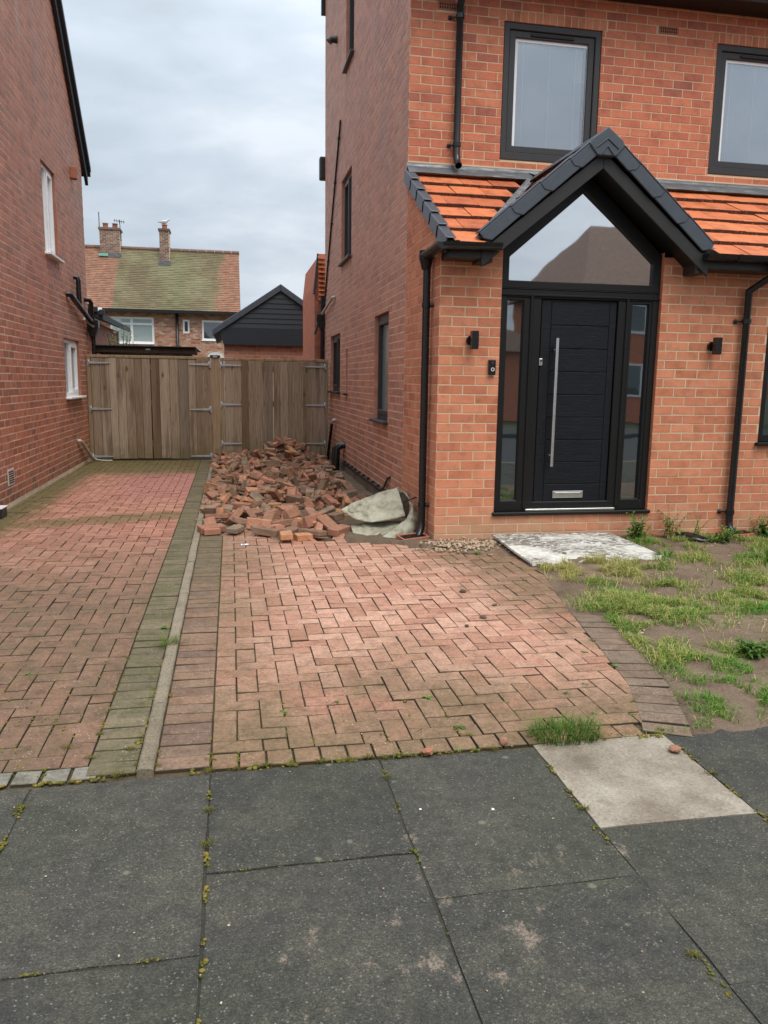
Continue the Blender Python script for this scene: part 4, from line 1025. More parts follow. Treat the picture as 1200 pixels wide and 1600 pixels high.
# lead flashing on the wall above the tiles, dressed down over them
mb = MB(); n = 40; prev = None
xs = [XS - .012 + (XE - XS) * i / n for i in range(n + 1)]
vs = []
for i, x in enumerate(xs):
    wv = .006 * math.sin(x * 9) + .008 * noise.noise((x * 3, 0, 0))
    vs += [(x, YW - .009, 3.582), (x, YW - .013 - abs(wv) * .3, 3.50), (x, YW - .03, zl(YW) + .035), (x, YW - .115 + wv, zl(YW - .115) + .022 + abs(wv) * .5)]
fs = [(i * 4 + k, i * 4 + k + 1, i * 4 + k + 5, i * 4 + k + 4) for i in range(n) for k in range(3)]
mb.add(vs, fs); mb.build('lead_flashing', M_LEAD, roof, smooth=True)
mb = MB(); mb.mbox(MWL, XS, XE, 3.580, 3.594, 0, .010); mb.build('mortar_fillet', M_MORTAR_NEW, roof)
for s_ in (-1, 1):     # lead valleys beside the gable
    mb = MB(); a = Vector((AX + s_ * 1.02, 6.46, zl(6.46))); b = Vector((AX + s_ * (ZA - zl(YW)) / TG, YW - .02, zl(YW)))
    vs = []
    for i in range(9):
        p = a.lerp(b, i / 8); vs += [p + Vector((s_ * .075, -.02, .022)), p + Vector((s_ * .01, 0, .012)), p + Vector((-s_ * .035, 0, .05))]
    mb.add(vs, [(i * 3 + k, i * 3 + k + 1, i * 3 + k + 4, i * 3 + k + 3) for i in range(8) for k in range(2)]); mb.build('valley_lead', M_LEAD, roof, smooth=True)
# eaves boxes and gutters of the porch
for (a, b, nm) in ((XS + .002, 2.15, 0), (4.02, XE, 1)):
    mb = MB(); mb.box(a, b, 6.462, YF - .002, 2.445, 2.575); mb.build('eaves_box', M_FASCIA, roof, bevel=.004)
gz = 2.56
mb = MB(); mb.gutter((1.70, 6.405, gz - .012), (2.20, 6.405, gz), .056); mb.gutter((1.700, 6.36, gz - .014), (1.690, 6.97, gz - .03), .056)
gl_ = mb.build('gutter', M_PVC, house)
for x in (1.80, 2.05): q = MB(); q.gutter((x, 6.405, gz + .002), (x + .03, 6.405, gz + .002), .062); q.build('gutter_bracket', M_PVC, gl_)
mb = MB(); mb.gutter((4.06, 6.405, gz), (XE, 6.405, gz - .012), .056); gr_ = mb.build('gutter', M_PVC, house)
for x in (4.35, 4.85, 5.6): q = MB(); q.gutter((x, 6.405, gz), (x + .03, 6.405, gz), .062); q.build('gutter_bracket', M_PVC, gr_)

def downpipe(path, rad, brackets, M_wall_pt, out_mat=M_PVC, flare=True, open_end=False):
    mb = MB(); mb.tube(path, rad, 16, not open_end); p = mb.build('downpipe', out_mat, house); smooth_by_angle(p, 50)
    for (P, Q) in brackets:
        b = MB(); P = Vector(P); b.tube([P + Vector((0, 0, -.02)), P + Vector((0, 0, .02))], rad + .007, 16); b.tube([P, Q], .008, 6); b.tube([Vector(Q) - (Vector(Q) - P).normalized() * .002, Vector(Q) - (Vector(Q) - P).normalized() * .03], .02, 8); smooth_by_angle(b.build('pipe_bracket', out_mat, p), 50)
    return p
# left pipe stands against the side wall near the porch corner
PX, PY = 1.705, 6.92
downpipe([(1.695, PY, gz - .02), (PX, PY, 2.42), (PX, PY, .17), (PX - .005, PY - .01, .10), (PX - .04, PY - .06, .03)], .034, [((PX, PY, 2.10), (XS, PY - .045, 2.10)), ((PX, PY, .32), (XS + .0, PY - .05, .32))], None)
o = MB(); o.tube([(1.695, PY, gz - .06), (1.698, PY, gz - .16)], [.062, .04], 16); o.tube([(1.695, PY, gz - .0), (1.695, PY, gz - .075)], .064, 16); smooth_by_angle(o.build('gutter_outlet', M_PVC, gl_), 50)
# right pipe with its offset
RX = 4.66; RY = YF - .062
downpipe([(4.76, 6.405, gz - .06), (4.76, 6.405, 2.42), (RX, RY, 2.29), (RX, RY, .16), (RX - .0, RY - .015, .09), (RX + .015, RY - .075, .055)], .034, [((RX, RY, 2.02), (RX - .09, YF, 2.02)), ((RX, RY, .245), (RX - .09, YF, .245))], None, open_end=True)
o = MB(); o.tube([(4.76, 6.405, gz - .0), (4.76, 6.405, gz - .10)], [.062, .045], 16); o.tube([(4.76, 6.405, gz - .09), (4.76, 6.405, gz - .17)], .042, 16); smooth_by_angle(o.build('gutter_outlet', M_PVC, gr_), 50)
# upper pipe that empties on to the lean-to roof
UX, UY = 2.245, YW - .06
downpipe([(UX, UY - .2, 5.32), (UX, UY - .2, 5.22), (UX, UY, 5.02), (UX, UY, 3.66), (UX + .003, UY - .03, 3.59), (UX + .005, UY - .075, 3.545)], .034, [((UX, UY, 4.93), (UX - .10, YW, 4.93)), ((UX, UY, 3.76), (UX - .08, YW, 3.76))], None, open_end=True)

# ---- main roof eaves
mb = MB(); mb.box(XS - .02, XE + .1, YW - .30, YW - .002, 5.245, 5.262); eav = mb.build('eaves_soffit', M_SOFFIT, house)
mb = MB(); mb.box(XS - .02, XE + .1, YW - .325, YW - .301, 5.235, 5.43); mb.build('fascia', M_FASCIA, eav, bevel=.003)
mb = MB(); mb.gutter((XS - .02, YW - .385, 5.40), (XE + .1, YW - .385, 5.39), .058); mb.build('gutter', M_PVC, house)
mb = MB(); mb.prism([(XS - .08, YW - .40, 5.40), (XS - .08, 12.1, 8.92), (XS - .08, 15.3, 8.28), (XS - .08, 15.3, 8.16), (XS - .08, 12.1, 8.78), (XS - .08, YW - .40, 5.30)], (XE - XS + .16, 0, 0)); mb.build('main_roof', M_DARKROOF, house)
mb = MB(); mb.box(XS - .07, XS + .3, 15.102, 15.20, 7.85, 8.17); mb.build('rear_fascia', M_FASCIA, house)

# ---- small fittings on the side wall
def fitting(name, mb, mat, parent=house, **k): return mb.build(name, mat, parent, **k)
mb = MB(); mb.tube([MS(13.49, 6.80, 0), MS(13.49, 6.80, .10), MS(13.49, 6.76, .13)], .055, 12); smooth_by_angle(fitting('extractor_vent', mb, M_ALARM), 50)
mb = MB(); pts = [(12.90, 5.42), (12.93, 5.40)] + [(12.95 + i * (2.1 / 10), 5.36 - i * (2.55 / 10)) for i in range(11)]
mb.tube([MS(u, z, .022) for u, z in pts], .016, 8); co = smooth_by_angle(fitting('cable', mb, M_ALARM), 50)
for f in (.06, .28, .5, .72, .9):
    c_ = MB(); u, z = 12.95 + 2.1 * f, 5.36 - 2.55 * f; c_.mbox(MS, u - .03, u + .03, z - .012, z + .012, 0, .045); c_.build('cable_clip', M_ALARM, co, bevel=.004)
mb = MB(); mb.tube([MS(13.60, 2.83, 0), MS(13.62, 2.82, .05), MS(13.70, 2.80, .055), MS(15.08, 2.66, .06)], .024, 12); smooth_by_angle(fitting('overflow_pipe', mb, M_GREYPIPE), 50)
mb = MB(); mb.tube([(1.72, 15.14, 3.0), (1.70, 15.14, .2)], .036, 12); hp = fitting('downpipe', mb, M_PVC)
q = MB(); q.prism([(1.61, 15.10, 2.66), (1.80, 15.10, 2.66), (1.80, 15.10, 2.55), (1.745, 15.10, 2.40), (1.665, 15.10, 2.40), (1.61, 15.10, 2.55)], (0, .12, 0)); q.build('hopper', M_PVC, hp, bevel=.006)
q = MB(); q.box(1.665, 1.90, 15.12, 15.28, 5.07, 5.47); fitting('alarm_box', q, M_ALARM, bevel=.03, seg=2)
mb = MB(); pts = [MS(8.66, .36, .012), MS(8.76, .33, .02), MS(8.98, .19, .022), MS(9.14, .152, .022)] + [MS(9.14 + i * .33, .152 - .001 * i, .022) for i in range(1, 11)]
mb.tube(pts, .013, 8); bc = smooth_by_angle(fitting('base_cable', mb, M_ALARM), 60)
for i in range(9):
    c_ = MB(); u = 9.35 + i * .36; c_.mbox(MS, u - .02, u + .02, .15, .185, 0, .04); c_.build('cable_clip', M_ALARM, bc, bevel=.004)
mb = MB(); mb.tube([MS(13.46, .76, 0), MS(13.46, .76, .045), MS(13.50, .74, .06), MS(13.56, .70, .06)], .026, 12); wp = smooth_by_angle(fitting('waste_pipe', mb, M_GREYPIPE), 50)
q = MB(); q.tube([MS(13.55, .71, .06), MS(13.98, .12, .075), MS(14.0, .02, .08)], .026, 12); smooth_by_angle(q.build('pipe_run', M_PVC, wp), 50)
mb = MB(); mb.tube([MS(12.35, .42, 0), MS(12.35, .42, .06), MS(12.35, .37, .13), MS(12.35, -.05, .15)], .058, 14); smooth_by_angle(fitting('soil_pipe', mb, M_PVC), 50)
mb = MB(); mb.tube([MS(12.55, .40, 0), MS(12.55, .40, .08), MS(12.55, .34, .14), MS(12.55, -.05, .15)], .05, 14); smooth_by_angle(fitting('soil_pipe', mb, M_PVC), 50)
pl = MB(); n = 60; vs = []
for i in range(n + 1):
    u = 8.1 + 6.9 * i / n; vs += [MS(u, -.1, .03 + .01 * noise.noise((u * 5, 0, 0))), MS(u, .10 + .025 * noise.noise((u * 3, 1, 0)), .022 + .01 * noise.noise((u * 4, 2, 0))), MS(u, .135 + .02 * noise.noise((u * 3, 1, 0)), 0)]
pl.add(vs, [(i * 3 + k, i * 3 + k + 1, i * 3 + k + 4, i * 3 + k + 3) for i in range(n) for k in range(2)]); fitting('plinth_render', pl, M_MUD, smooth=True)

# ---- lamps and bell beside the door: things of their own on the wall
for k, (x, lab) in enumerate(((2.065, 'black wall lamp on the brick pillar left of the door, above the doorbell'), (4.375, 'black wall lamp on the brickwork right of the door, near the downpipe'))):
    o = thing('wall_lamp', (x, YF, 1.785), lab, 'lamp', 'black wall lamps beside the front door')
    mb = MB(); mb.tube([(x - .018, YF - .004, 1.79), (x - .018, YF - .03, 1.79)], .042, 20); smooth_by_angle(mb.build('back_plate', M_PVC, o), 50)
    mb = MB(); mb.tube([(x - .012, YF - .02, 1.79), (x - .012, YF - .07, 1.79)], .016, 12); mb.build('arm', M_PVC, o, smooth=True)
    mb = MB(); mb.box(x - .038, x + .022, YF - .118, YF - .055, 1.715, 1.868); mb.build('lamp_body', M_PVC, o, bevel=.004)
bell = thing('doorbell', (2.245, YF, 1.50), 'black video doorbell with a round white-ringed button left of the door', 'doorbell')
mb = MB(); mb.box(2.212, 2.276, YF - .036, YF - .004, 1.500, 1.632); mb.build('housing', M_PVC, bell, bevel=.008, seg=2)
mb = MB(); n = 24; vs = []
for r_ in (.0155, .0105):
    vs += [(2.247 + r_ * math.cos(2 * math.pi * i / n), YF - .0375, 1.548 + r_ * math.sin(2 * math.pi * i / n)) for i in range(n)]
mb.add(vs, [(i, (i + 1) % n, n + (i + 1) % n, n + i) for i in range(n)]); mb.build('button_ring', M_WHITE, bell)
mb = MB(); mb.tube([(2.244, YF - .034, 1.606), (2.244, YF - .039, 1.606)], .013, 16); mb.build('camera_lens', M_GLASS_DARK, bell)

# ------------------------------------------------------------------ the house on the left
lh = thing('brick_house', (XL, 6.9, 0), 'dark red brick house on the left with white framed side windows', 'house')
lup = (11.60, 12.44, 3.08, 4.27); llow = (12.50, 13.68, 1.13, 2.0)
lpoly = [(6.9, -.1), (14.68, -.1), (14.68, 5.06), (10.8, 8.72), (6.9, 5.06)]
mb = MB(); wall_mesh(mb, ML, lpoly, [lup, llow], .09)
mb.add([(XL, 14.68, -.1), (XL - 6, 14.68, -.1), (XL - 6, 14.68, 5.06), (XL, 14.68, 5.06)], [(0, 1, 2, 3)], mi=1)
mb.add([(XL, 6.9, -.1), (XL - 6, 6.9, -.1), (XL - 6, 6.9, 5.06), (XL, 6.9, 5.06)], [(0, 1, 2, 3)], mi=1)
lwall = mb.build('side_wall', [M_MORTAR_OLD, M_BRICK_LEFT], lh, recalc=False)
lair = (9.12, 9.36, .24, .42)
set_bricks(courses(ML, R(90), lpoly, [lup, llow, lair], M_BRICK_LEFT, .05, 6.9, 14.68, lwall))
mb = MB(); mb.mbox(ML, lair[0], lair[1], lair[2], lair[3], 0, .010); ab = mb.build('air_vent', M_GREYPIPE, lwall, bevel=.003)
for i in range(6):
    h = MB(); z = lair[2] + .022 + i * .024; h.mbox(ML, lair[0] + .02, lair[1] - .02, z, z + .012, .0, .0112); h.build('vent_slot', M_DARKVOID, ab)
window(lh, ML, *lup, M_WHITE, M_GLASS_PALE, .055, .035, [(11.98, 12.04)], M_WHITE, sash=.05, sillproj=.08)
window(lh, ML, *llow, M_WHITE, M_GLASS_DARK, .055, .035, [(13.04, 13.10)], M_WHITE, sash=.055, sillproj=.08)
tz = (8.72 - 5.06) / (14.68 - 10.8)
mb = MB(); mb.prism([(XL - 6, 10.8, 8.92), (XL - 6, 15.0, 8.92 - tz * 4.2), (XL - 6, 15.0, 8.80 - tz * 4.2), (XL - 6, 10.8, 8.78), (XL - 6, 6.6, 8.80 - tz * 4.2), (XL - 6, 6.6, 8.92 - tz * 4.2)], (6 + .10, 0, 0)); lr = mb.build('roof', M_DARKROOF, lh)
for s_ in (-1, 1):
    mb = MB(); a = 10.8; b = 10.8 + s_ * 4.15; zt = 8.80; mb.prism([(XL + .012, a, zt), (XL + .012, b, zt - tz * 4.15), (XL + .012, b, zt - tz * 4.15 - .20), (XL + .012, a, zt - .20)], (.05, 0, 0)); mb.build('barge_board', M_SLATBLACK, lr)
    mb = MB(); mb.prism([(XL + .002, a, zt + .10), (XL + .002, b, zt + .10 - tz * 4.15), (XL + .002, b, zt - tz * 4.15 + .02), (XL + .002, a, zt + .02)], (.115, 0, 0)); mb.build('verge_edge', M_CAP, lr)
mb = MB(); mb.mbox(ML, 13.66, 13.78, 4.50, 4.68, 0, .09); mb.build('vent_hood', M_TERRA, lh, bevel=.01)
def lpipe(name, pts, rad, mat):
    mb = MB(); mb.tube([ML(*p) for p in pts], rad, 12); return smooth_by_angle(mb.build(name, mat, lh), 50)
lpipe('waste_pipe', [(12.86, 2.66, 0), (12.88, 2.66, .06), (13.0, 2.62, .07), (13.95, 2.44, .09), (14.5, 2.34, .10)], .042, M_PVC)
lpipe('vent_pipe', [(13.52, 2.99, .0), (13.52, 2.98, .06), (13.52, 2.93, .07), (13.52, 2.54, .07)], .04, M_PVC)
lpipe('vent_pipe', [(14.35, 2.72, 0), (14.4, 2.72, .08), (14.45, 2.68, .10), (14.5, 2.36, .10)], .036, M_PVC)
lpipe('overflow_pipe', [(14.2, 2.40, .02), (14.55, 2.28, .12)], .028, M_GREYPIPE)
hop = lpipe('downpipe', [(14.58, 2.40, .09), (14.58, .05, .09)], .036, M_PVC)
q = MB(); q.prism([ML(14.49, 2.40, .0), ML(14.49, 2.40, .19), ML(14.49, 2.27, .19), ML(14.49, 2.12, .13), ML(14.49, 2.12, .05), ML(14.49, 2.27, .0)], (0, .17, 0)); q.build('hopper', M_PVC, hop, bevel=.006)
lpipe('sink_waste', [(13.17, .43, 0), (13.18, .43, .04), (13.26, .40, .055), (13.95, .10, .07), (14.10, .04, .10)], .026, M_GREYPIPE)
lpipe('drain_hose', [(14.05, .05, .10), (14.12, .02, .2), (14.14, .014, .38)], .012, M_GREYPIPE)
mb = MB(); mb.box(XL + .004, XL + .115, 8.40, 8.60, -.01, .10); mb.build('meter_box', M_ALARM, lh, bevel=.01)
q = MB(); q.box(XL + .004, XL + .12, 8.395, 8.605, .10, .112); q.build('meter_box_lid', M_WHITE, lh, bevel=.003)
# lower rear wing with a short tiled roof
rw = thing('rear_extension', (XL - .1, 16.5, 0), 'low brick extension with dark tiled eaves behind the left house', 'extension')
mb = MB(); mb.box(XL - 3.5, XL - .06, 15.4, 19.0, -.1, 2.45); wl = mb.build('wall', M_BRICK_LEFT, rw)
MX = lambda u, z, d: (u, 15.4 - d, z)
set_bricks(courses(MX, 0, [(XL - 1.2, 1.5), (XL - .06, 1.5), (XL - .06, 2.45), (XL - 1.2, 2.45)], [], M_BRICK_LEFT, 1.5, XL - 1.2, XL - .06, wl), 40)
mb = MB(); mb.prism([(XL - 3.5, 15.25, 3.95), (XL + .16, 15.25, 2.56), (XL + .16, 15.25, 2.46), (XL - 3.5, 15.25, 3.83)], (0, 4, 0)); er = mb.build('roof', M_DARKROOF, rw)
for i in range(5):
    q = MB(); x = XL + .17 - i * .12; z = 2.59 + i * .0465; q.box(x - .065, x + .03, 15.20, 15.28, z - .05, z + .045); q.build('verge_tile', M_DARKROOF, er, bevel=.006)
mb = MB(); mb.box(XL - 3.5, XL + .02, 15.30, 15.36, 2.20, 2.46); mb.build('fascia', M_FASCIA, rw)

# ------------------------------------------------------------------ timber gates between the houses
YG = 14.25
MG = lambda u, z, d: (u, YG - d, z)
BOARD = {}
def gate(x0, x1, z0, ztop, label, seam, hinges, nL, frame_right):
    o = thing('timber_gate', ((x0 + x1) / 2, YG, 0), label, 'gate', 'boarded gates closing the passage')
    rr = random.Random(int(abs(x0) * 100))
    # boards, each its own piece with its own width
    spans = [(x0 + .07, seam - .006), (seam + .006, x1 - (.05 if frame_right else -.004))]
    for (a, b) in spans:
        n = max(3, round((b - a) / .135)); ws = [rr.uniform(.8, 1.2) for _ in range(n)]; k = (b - a) / sum(ws); u = a
        for w_ in ws:
            w = w_ * k; mb = MB(); d = rr.uniform(-.004, .004)
            mb.mbox(MG, u + .0022, u + w - .0022, z0 + rr.uniform(-.008, .008), ztop - .055 + rr.uniform(-.004, .004), d, d - .022); mb.build('board', M_WOOD, o, bevel=.003); u += w
    for z in (.30, 1.0, 1.62):
        mb = MB(); mb.mbox(MG, x0 + .07, x1 - .06, z - .05, z + .05, -.03, -.07); mb.build('ledge', M_WOOD, o, bevel=.004)
    mb = MB(); mb.mbox(MG, x0, x0 + .066, -.02, ztop - .01, .012, -.075); mb.build('frame_post', M_WOOD_FRAME, o, bevel=.006)
    if frame_right: mb = MB(); mb.mbox(MG, x1 - .048, x1, -.02, ztop - .01, .012, -.075); mb.build('frame_post', M_WOOD_FRAME, o, bevel=.006)
    mb = MB(); mb.mbox(MG, x0, x1, ztop - .05, ztop, .006, -.09); mb.build('top_rail', M_WOOD_FRAME, o, bevel=.006)
    for (xh, s_) in hinges:
        for z in nL:
            mb = MB(); L = .34
            mb.prism([MG(xh, z - .02, .012), MG(xh + s_ * L, z - .008, .012), MG(xh + s_ * (L + .01), z, .012), MG(xh + s_ * L, z + .008, .012), MG(xh, z + .02, .012)], (0, -.006, 0))
            hg = mb.build('strap_hinge', M_GALV, o, bevel=.0015)
            q = MB(); q.mbox(MG, xh - s_ * .012 - .019, xh - s_ * .012 + .019, z - .055, z + .055, .0135, .019); q.build('hinge_plate', M_GALV, hg, bevel=.002)
            q = MB(); q.tube([MG(xh, z - .05, .022), MG(xh, z + .05, .022)], .009, 8); q.build('hinge_pin', M_GALV, hg, smooth=True)
    return o
gate(-2.41, -.348, .035, 1.812, 'weathered timber double gate on the left, standing over the mossy drive', -1.362, [(-2.36, 1), (-.37, -1)], (.075, .895, 1.675), False)
gate(-.182, 1.725, .035, 1.80, 'weathered timber double gate on the right, behind the brick heap', .74, [(-.182 + .02, 1), (1.655, -1)], (.295, .985, 1.668), True)
gp_ = thing('gate_post', (-.265, YG, 0), 'square timber post with flat cap between the two double gates', 'post')
mb = MB(); mb.mbox(MG, -.342, -.188, -.02, 1.795, .03, -.12); mb.build('shaft', M_WOOD_FRAME, gp_, bevel=.008)
mb = MB(); mb.mbox(MG, -.352, -.178, 1.796, 1.84, .045, -.135); mb.build('post_cap', M_WOOD_BROWN, gp_, bevel=.008)
mb = MB(); mb.mbox(MG, -.30, -.23, 1.80, 1.825, .0455, .05); mb.build('latch_plate', M_GALV, gp_)
mb = MB(); mb.box(-2.40, -.6, 14.95, 15.25, 1.865, 1.985)
sh = thing('garden_shed', (-1.5, 16.3, 0), 'dark brown low shed roof edge showing over the left gate', 'shed')
mb.build('roof_edge', M_WOOD_BROWN, sh, bevel=.01)
mb = MB(); mb.box(-2.30, -.7, 15.1, 17.4, -.1, 1.86); mb.build('wall', M_WOOD_BROWN, sh)
mb = MB(); mb.box(-1.50, -1.42, 14.944, 14.95, 1.925, 1.952); mb.build('name_plate', M_GALV, sh)
mb = MB(); mb.box(-2.38, -.62, 14.9, 17.5, 1.986, 2.0); mb.build('roof_felt', M_DARKROOF, sh)

# ------------------------------------------------------------------ garage with black gable
YGA = 20.0
MGA = lambda u, z, d: (u, YGA - d, z)
ga_ = thing('garage', (1.0, YGA, 0), 'small brick garage with black boarded gable seen over the right gate', 'garage')
ax, az = 1.232, 3.63; ex0, ez = -.30, 2.60
mb = MB(); gpoly = [(-.15, -.1), (2.62, -.1), (2.62, 2.30), (-.15, 2.30)]; wall_mesh(mb, MGA, gpoly, [])
mb.box(-.15, 2.62, YGA + .01, YGA + 5.5, -.1, 2.3, mi=1); gw = mb.build('wall', [M_MORTAR_FAR, M_BRICK_LEFT], ga_, recalc=False)
set_bricks(courses(MGA, 0, [(-.15, 1.6), (2.62, 1.6), (2.62, 2.3), (-.15, 2.3)], [], M_BRICK_LEFT, 1.6, -.15, 2.62, gw), 60)
mb = MB(); mb.prism([MGA(ax - 1.45, 2.66, .09), MGA(ax + 1.45, 2.66, .09), MGA(ax, az, .09)], (0, .05, 0)); mb.build('gable_backing', M_SLATBLACK, ga_)
mb = MB(); mb.prism([MGA(-.16, 2.26, .12), MGA(2.63, 2.26, .12), MGA(2.72, 2.66, .12), MGA(-.27, 2.66, .12)], (0, .2, 0)); mb.build('fascia', M_SLATBLACK, ga_)
n = 8
for i in range(n):
    z0_ = 2.665 + (az - 2.665) * i / n; z1_ = 2.665 + (az - 2.665) * (i + 1) / n - .008
    k = (az - ez) / (ax - ex0); xa0, xa1 = (az - z0_) / k, max(.01, (az - z1_) / k)
    mb = MB(); mb.prism([MGA(ax - xa0, z0_, .115), MGA(ax + xa0, z0_, .115), MGA(ax + xa1, z1_, .10), MGA(ax - xa1, z1_, .10)], (0, .03, 0)); mb.build('cladding_board', M_SLATBLACK, ga_)
k = (az - ez) / (ax - ex0)
mb = MB(); W_ = ax - ex0 + .1
mb.prism([MGA(ax, az + .08, .16), MGA(ax + W_, az + .08 - k * W_, .16), MGA(ax + W_, az - .03 - k * W_, .16), MGA(ax, az - .03, .16), MGA(ax - W_, az - .03 - k * W_, .16), MGA(ax - W_, az + .08 - k * W_, .16)], (0, 5.7, 0)); grf = mb.build('roof', M_DARKROOF, ga_)
for s_ in (-1, 1):
    for i in range(5):
        a = i * W_ / 5; b = (i + 1) * W_ / 5 + .02; e = .012 * (i % 2)
        mb = MB(); mb.prism([MGA(ax + s_ * a, az + .10 - k * a, .17 + e), MGA(ax + s_ * b, az + .10 - k * b, .17 + e), MGA(ax + s_ * b, az - .065 - k * b, .17 + e), MGA(ax + s_ * a, az - .065 - k * a, .17 + e)], (0, .10, 0)); mb.build('verge_cap', M_CAP, grf, bevel=.01)
# neighbour's gable end just behind the right house
nb = thing('rear_wing', (1.75, 16.0, 0), 'narrow brick gable with orange roof tiles behind the right house', 'extension')
mb = MB(); mb.prism([(1.60, 15.45, -.1), (3.6, 15.45, -.1), (3.6, 15.45, 3.0), (1.66, 15.45, 3.74), (1.60, 15.45, 3.20)], (0, 2.5, 0)); nw = mb.build('wall', M_BRICK_MAIN, nb)
MNB = lambda u, z, d: (u, 15.45 - d, z)
set_bricks(courses(MNB, 0, [(1.60, 1.6), (2.2, 1.6), (2.2, 3.5), (1.66, 3.70), (1.60, 3.20)], [], M_BRICK_LEFT, 1.6, 1.60, 2.2, nw), 0)
mb = MB(); mb.prism([(1.565, 15.38, 3.05), (1.645, 15.38, 3.80), (1.665, 15.38, 3.80), (1.60, 15.38, 3.05)], (0, .06, 0)); mb.build('barge_trim', M_CAP, nb)
for i in range(10):
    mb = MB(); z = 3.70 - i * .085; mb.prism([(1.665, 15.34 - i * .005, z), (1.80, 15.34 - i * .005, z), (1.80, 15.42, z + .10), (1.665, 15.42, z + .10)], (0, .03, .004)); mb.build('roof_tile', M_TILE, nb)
mb = MB(); mb.prism([(1.735, 15.16, 2.86), (1.765, 15.16, 2.86), (1.60, 15.16, 2.28), (1.565, 15.16, 2.30)], (0, .07, 0)); mb.build('barge_board', M_SLATBLACK, nb)

# ------------------------------------------------------------------ house far behind
YB = 40.0
MBK = lambda u, z, d: (u, YB - d, z)
fh = thing('far_house', (-3, YB, 0), 'distant brick house with a mossy orange tiled roof and two chimneys', 'house')
bw1 = (-5.60, -3.58, 3.05, 4.30); bsl = (-2.25, -1.91, 3.58, 4.24); bw3 = (-1.345, -.30, 3.27, 4.235)
bpoly = [(-11, -.1), (.25, -.1), (.25, 4.62), (-11, 4.62)]
mb = MB(); wall_mesh(mb, MBK, bpoly, [bw1, bsl, bw3]); mb.box(-11, .25, YB + .15, YB + 7, -.1, 4.6, mi=1); fw_ = mb.build('wall', [M_MORTAR_FAR, M_BRICK_FAR], fh, recalc=False)
set_bricks(courses(MBK, 0, [(-7.5, 1.6), (.25, 1.6), (.25, 4.62), (-7.5, 4.62)], [bw1, bsl, bw3], M_BRICK_FAR, 1.6, -7.5, .25, fw_), 0)
w_ = window(fh, MBK, *bw1, M_WHITE, M_GLASS_PALE, .10, .04, [(-4.68, -4.56)], M_WHITE)
mb = MB(); mb.mbox(MBK, bw1[0] + .1, bw1[1] - .1, 3.92, 4.02, -.03, -.07); mb.build('transom', M_WHITE, w_)
window(fh, MBK, *bsl, M_WHITE, M_GLASS_DARK, .09, .04); window(fh, MBK, *bw3, M_WHITE, M_GLASS_DARK, .09, .04, (), M_WHITE)
ry, rz = YB + 3.2, 7.86; ez_ = 4.60
mb = MB(); rows = 34
for i in range(rows):
    f0, f1 = i / rows, (i + 1) / rows; mb.cur = rnd.random()
    ya, yb = YB - .35 + (ry - YB + .35) * f0, YB - .35 + (ry - YB + .35) * f1 + .06; za, zb = ez_ + (rz - ez_) * f0 + .05, ez_ + (rz - ez_) * f1 + .05
    xw = 14.0; nseg = 44
    for s_ in range(nseg):
        mb.cur = rnd.random(); xa = -11.2 + (11.72) * s_ / nseg; xb = -11.2 + 11.72 * (s_ + 1) / nseg
        dz = rnd.uniform(-.006, .012)
        mb.add([(xa, ya, za - .05 + dz), (xb, ya, za - .05 + dz), (xb, ya, za + dz), (xa, ya, za + dz), (xb, yb, zb - .012), (xa, yb, zb - .012)], [(0, 1, 2, 3), (3, 2, 4, 5)])
mb.add([(-11.2, ry, rz), (.52, ry, rz), (.52, ry + 3.6, ez_), (-11.2, ry + 3.6, ez_)], [(0, 1, 2, 3)]); mb.add([(.50, YB - .35, ez_), (.50, ry, rz), (.50, ry + 3.6, ez_)], [(0, 1, 2)])
fr_ = mb.build('roof', M_FARROOF, fh, recalc=False)
mb = MB(); x = -11.2
while x < .5: mb.tube([(x, ry, rz + .04), (x + .40, ry, rz + .04)], .11, 8); x += .42
mb.build('ridge_tiles', M_BRICK_CHIM, fr_, kind='stuff')
mb = MB(); mb.box(-5.85, .5, YB - .52, YB - .36, 4.48, 4.62); mb.build('gutter', M_PVC, fh); mb = MB(); mb.box(-11.2, -5.86, YB - .52, YB - .36, 4.50, 4.64); mb.build('gutter', M_WHITE, fh)
mb = MB(); mb.tube([(-2.5, YB - .1, 4.55), (-2.5, YB - .1, .0)], .07, 8); mb.build('downpipe', M_ALARM, fh, smooth=True)
def chimney(x0, x1, zt, yc, pots):
    mb = MB(); mb.box(x0, x1, yc - .45, yc + .45, 6.9, zt); c = mb.build('chimney', M_MORTAR_OLD, fr_)
    MC = lambda u, z, d: (u, yc - .45 - d, z)
    mbb = MB(); z = 6.95; k = 0
    while z < zt - .02:
        u = x0 - (BR / 2 if k % 2 else 0)
        while u < x1:
            a, b = max(u + .006, x0), min(u + BR - .006, x1); mbb.cur = rnd.random()
            if b - a > .03: mbb.mbox(MC, a, b, z + .005, min(z + CO - .005, zt), -.01, .004)
            u += BR
        z += CO; k += 1
    mbb.build('brickwork', M_BRICK_CHIM, c, kind='stuff')
    q = MB(); q.box(x0 - .05, x1 + .05, yc - .5, yc + .5, zt - .10, zt); q.build('chimney_cap', M_BRICK_CHIM, c)
    for px_ in pots:
        q = MB(); q.tube([(px_, yc, zt - .02), (px_, yc, zt + .10), (px_, yc, zt + .22), (px_, yc, zt + .26)], [.15, .13, .12, .16], 12); q.build('chimney_pot', M_TERRA, c, smooth=True)
    return c
c1 = chimney(-6.30, -5.35, 8.80, ry - .05, (-6.06, -5.60)); c2 = chimney(-3.40, -2.93, 8.82, ry - .35, (-3.16,))
mb = MB(); mb.box(-6.35, -5.3, ry - .62, ry - .45, 7.36, 7.55); mb.build('lead_apron', M_LEAD, c1)
